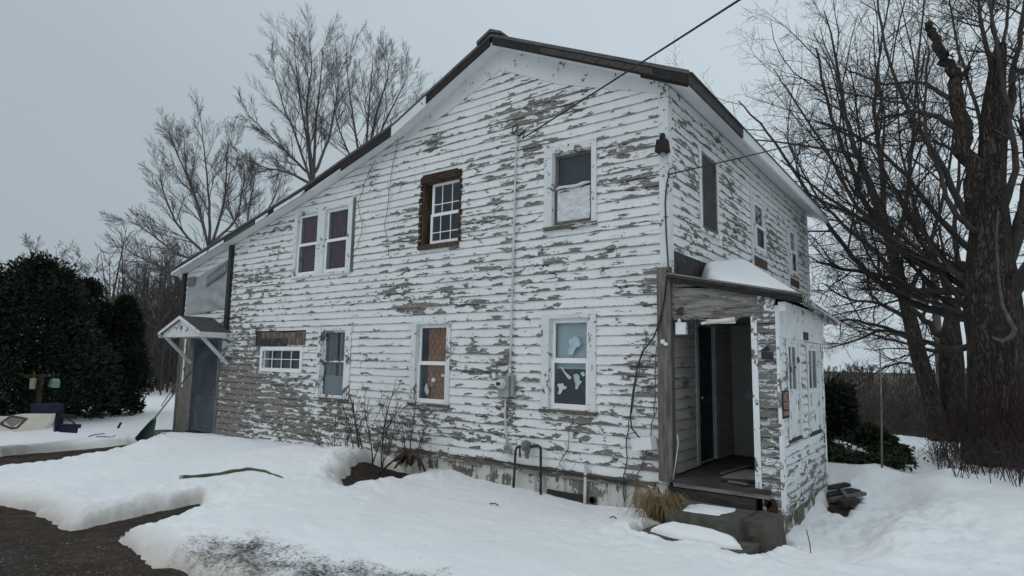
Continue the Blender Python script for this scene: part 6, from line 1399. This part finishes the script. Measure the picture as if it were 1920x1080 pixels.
# evergreens right of the porch
def yew(label, c, rx, ry, rz, n, seed, size=.22, droop=.25, name='yew_shrub', mat='yew'):
    rn = random.Random(seed); b = np.array(c); t = thing(name, b, label, 'shrub')
    g = MB()
    for k in range(22): a = rn.uniform(0,2*PI); e = rn.uniform(.3,1); g.tube([(b[0],b[1],b[2]-.1),(b[0]+rx*.5*math.cos(a),b[1]+ry*.5*math.sin(a),b[2]+rz*.4*e),(b[0]+rx*.9*math.cos(a),b[1]+ry*.9*math.sin(a),b[2]+rz*.62*e)],[.03,.02,.006],4)
    g.build('trunk', MT['bark'], t)
    def fn(r_):
        while True:
            u = Vector((r_.gauss(0,1), r_.gauss(0,1), abs(r_.gauss(0,1))))
            u.normalize(); k = mnoise.noise(u*2.6+Vector((seed,0,0)))
            if k < -.22 and r_.random() < .85: continue
            q_ = (.55+.45*r_.random()**.6)*(1+.45*k)
            return (b[0]+rx*u.x*q_, b[1]+ry*u.y*q_, b[2]+.04+rz*u.z*q_), (u.x, u.y, u.z*.5), 1
    g = MB(); g.attrname = 'peel'; foliage(g, n, fn, size, rn, droop); g.build('crown', MT[mat], t, recalc=False)
ys_ = on_snow(1640, 872, 0, -.3); Dy = math.hypot(ys_[0]-CAM[0], ys_[1]-CAM[1])
c = dp(1640, 868, Dy+.6); c[2] = snow_z(c[0], c[1])-.05; yew('low spreading dark green yew right of the porch with a snowy bough', c, .60, .6, .62, 13000, 41, .11)
c = dp(1568, 860, Dy+1.6); c[2] = snow_z(c[0], c[1])-.1; yew('tall dark evergreen shrub half hidden by the porch corner', c, .5, .5, 1.5, 12000, 42, .13, .1, 'evergreen_shrub', 'cedar')
g = MB(); P_ = [dp(px, py, Dy-.15) for px, py in ((1562,826),(1580,833),(1598,843),(1615,848),(1632,850))]
g.tube([tuple(p) for p in P_], [.03,.075,.10,.085,.02], 9); one(g, 'snow_patch', 'snow_roof', P_[0], 'strip of snow caught on the low dark bough right of the porch', 'snow')
g = MB(); rn = random.Random(77); g.attrname = 'peel'
for px, py in [(1548,838),(1570,846),(1595,856),(1620,860),(1640,862),(1660,858)]:
    c = dp(px, py, Dy-.1)
    foliage(g, 700, lambda r_: ((c[0]+r_.gauss(0,.22), c[1]+r_.gauss(0,.2), c[2]+r_.gauss(0,.11)), (r_.gauss(0,.6), -.3, -.5), 1), .11, rn)
tag(g.build('evergreen_bough', MT['yew'], None, P_[2]), 'drooping dark evergreen bough under the strip of snow', 'branch')
a = on_snow(1653, 880, 0, -.2); Da = math.hypot(a[0]-CAM[0], a[1]-CAM[1]); b = dp(1650, 655, Da); g = MB(); g.tube([tuple(a-[0,0,.2]), tuple((a+b)/2+[.01,0,0]), tuple(b)], [.020,.017,.011], 7); one(g, 'tall_stake', 'handle_wood', a, 'thin tall tan stake before the low yew', 'stake')
# brambles and reddish canes
g = MB(); rn = random.Random(51)
for k in range(95):
    px = rn.uniform(1755, 1990); a = on_snow(px, rn.uniform(868, 890) + (px-1755)*.17, 0, -.15); h = rn.uniform(.3, .8); d = Vector((rn.uniform(-.8,.8), rn.uniform(-.6,.5), 0))
    P_ = [Vector(a)+Vector((0,0,-.1))]; 
    for t in (.25,.5,.75,1): P_.append(Vector(a) + d*t*h*1.3 + Vector((rn.gauss(0,.04), rn.gauss(0,.04), h*math.sin(t*PI*.78)*.95)))
    g.tube(P_, [.007,.0065,.0055,.004,.003], 4, False)
    for j in range(3): q_ = P_[rn.randrange(1,5)]; g.tube([q_, q_+Vector((rn.uniform(-.2,.2), rn.uniform(-.2,.2), rn.uniform(-.05,.22)))], [.004,.0025], 3, False)
one(g, 'brambles', 'bramble', on_snow(1860,890), None, None, None, 'stuff')
g = MB()
for k in range(480):
    px = 1745 + 245*rn.random()**.8; dd_ = DM_ + rn.uniform(-1.6, 1.2); a = dp(px, 850, dd_); a[2] = snow_z(a[0], a[1]) - .1; h = rn.uniform(.6, 2.3)*(.35+.65*min(1, max(0,(px-1745)/90)))
    l = Vector((rn.gauss(0,.18), rn.gauss(0,.18), 1))*h; g.twig([Vector(a), Vector(a)+l*.5+Vector((rn.gauss(0,.05),rn.gauss(0,.05),0)), Vector(a)+l], [.005,.0045,.0025])
    for j in range(3): q_ = Vector(a)+l*rn.uniform(.3,.95); g.twig([q_, q_+Vector((rn.gauss(0,.14), rn.gauss(0,.14), rn.uniform(.05,.3)))], [.004,.003])
one(g, 'thicket', 'twig_red', on_snow(1850,870), None, None, None, 'stuff')

# woodland beyond: far trees reading as one mass
def wood(name, px0, px1, d0, d1, n, h0, h1, seed, nb=22, fuzz=1.0):
    g = MB(); rn = random.Random(seed)
    X = []; 
    for k in range(n): px = rn.uniform(px0, px1); X.append(dp(px, 700, d0+(d1-d0)*rn.random()))
    X = np.array(X); zz = base_h(X[:,0], X[:,1])
    for p, z in zip(X, zz):
        h = rn.uniform(h0, h1); b = Vector((p[0], p[1], z-.3)); dist = math.hypot(p[0]-CAM[0], p[1]-CAM[1]); rt = max(.014*h, dist*.0005); tw = max(.006, dist*.00028)*fuzz
        g.tube([b, b+Vector((rn.gauss(0,.02)*h, rn.gauss(0,.02)*h, h*.5)), b+Vector((rn.gauss(0,.04)*h, rn.gauss(0,.04)*h, h))], [rt, rt*.6, tw], 4, False)
        for j in range(nb):
            t = rn.uniform(.12,1); a = rn.uniform(0,2*PI); l = h*rn.uniform(.16,.36)*(1.1-.6*t); s = b+Vector((0,0,h*t*.97)); d = Vector((math.cos(a), math.sin(a), rn.uniform(.5,1.5))).normalized()*l
            m_ = s+d*.55+Vector((0,0,.03*h)); g.twig([s, m_, s+d+Vector((0,0,.10*l))], [tw*1.6, tw*1.2, tw*.8])
            for q_ in range(2): e = d*rn.uniform(.3,.5)+Vector((rn.gauss(0,.18), rn.gauss(0,.18), .15))*l; o_ = s+d*rn.uniform(.3,.8); g.twig([o_, o_+e], [tw, tw*.7])
    return one(g, name, 'woods', (float(X[:,0].mean()), float(X[:,1].mean()), float(zz.mean())), None, None, None, 'stuff')
wood('woodland', 185, 470, 40, 85, 170, 6, 10, 61)
wood('undergrowth', 120, 440, 33, 60, 260, 2.2, 5.0, 62, 20)
wood('woodland', 1480, 2150, 70, 230, 420, 4.5, 7.5, 63, 16)
wood('undergrowth', 1480, 2150, 32, 75, 240, 1.2, 3.2, 64, 16)
wood('woodland', 1440, 2150, 250, 420, 420, 5, 8, 65, 9)

# ------------------------------------------------------------------ overcast light
W = bpy.data.worlds.new('World'); S.world = W; W.use_nodes = True; nt = W.node_tree; k = NT(nt); bg = nt.nodes['Background']
sky = k.n('ShaderNodeTexSky'); sky.sky_type = 'NISHITA'; sky.sun_disc = False; SE, SR = R(48), R(200); sky.sun_elevation = SE; sky.sun_rotation = SR; sky.air_density = 1.2; sky.dust_density = 3.0
hs = k.n('ShaderNodeHueSaturation'); hs.inputs['Saturation'].default_value = .18; k.l(sky.outputs[0], hs.inputs['Color'])
tc = k.n('ShaderNodeTexCoord'); v = tc.outputs['Generated']
dot = k.n('ShaderNodeVectorMath', operation='DOT_PRODUCT'); k.l(v, dot.inputs[0]); dot.inputs[1].default_value = (.55*RC[0,0], .55*RC[0,1], .75)
cl = k.noise(v, 2.2, 5, .6, .3)
f = k.math('ADD', dot.outputs['Value'], k.math('MULTIPLY', k.math('SUBTRACT', cl, .5), .15))
f = k.math('MULTIPLY_ADD', f, 1.0, .3)
cloud = k.ramp(f, [(.10, (3.75,4.45,4.95)), (.28, (4.0,4.75,5.25)), (.72, (5.4,6.3,6.95)), (1.0, (5.9,6.8,7.4))])
sz = k.n('ShaderNodeSeparateXYZ'); k.l(v, sz.inputs[0]); zen = k.math('ADD', 1.0, k.math('MULTIPLY', k.step(sz.outputs['Z'], .58, 1.0), .12))   # an overcast sky is brightest overhead
vm = k.n('ShaderNodeVectorMath', operation='SCALE'); k.l(cloud, vm.inputs[0]); k.l(zen, vm.inputs['Scale']); cloud = vm.outputs[0]
nt.links.new(k.mix(.90, hs.outputs[0], cloud), bg.inputs['Color']); bg.inputs['Strength'].default_value = .1
sun = bpy.data.lights.new('sun', 'SUN'); sun.energy = .5; sun.angle = R(60); sun.color = (1,.98,.95); so = bpy.data.objects.new('sun', sun); COL.objects.link(so)
sd = Vector((math.sin(SR)*math.cos(SE), math.cos(SR)*math.cos(SE), math.sin(SE))); so.rotation_euler = sd.to_track_quat('Z', 'Y').to_euler()
S.view_settings.view_transform = 'Standard'; S.view_settings.look = 'None'; S.view_settings.gamma = 1; S.view_settings.exposure = .04
S.render.engine = 'CYCLES'; S.cycles.max_bounces = 6; S.cycles.transparent_max_bounces = 12
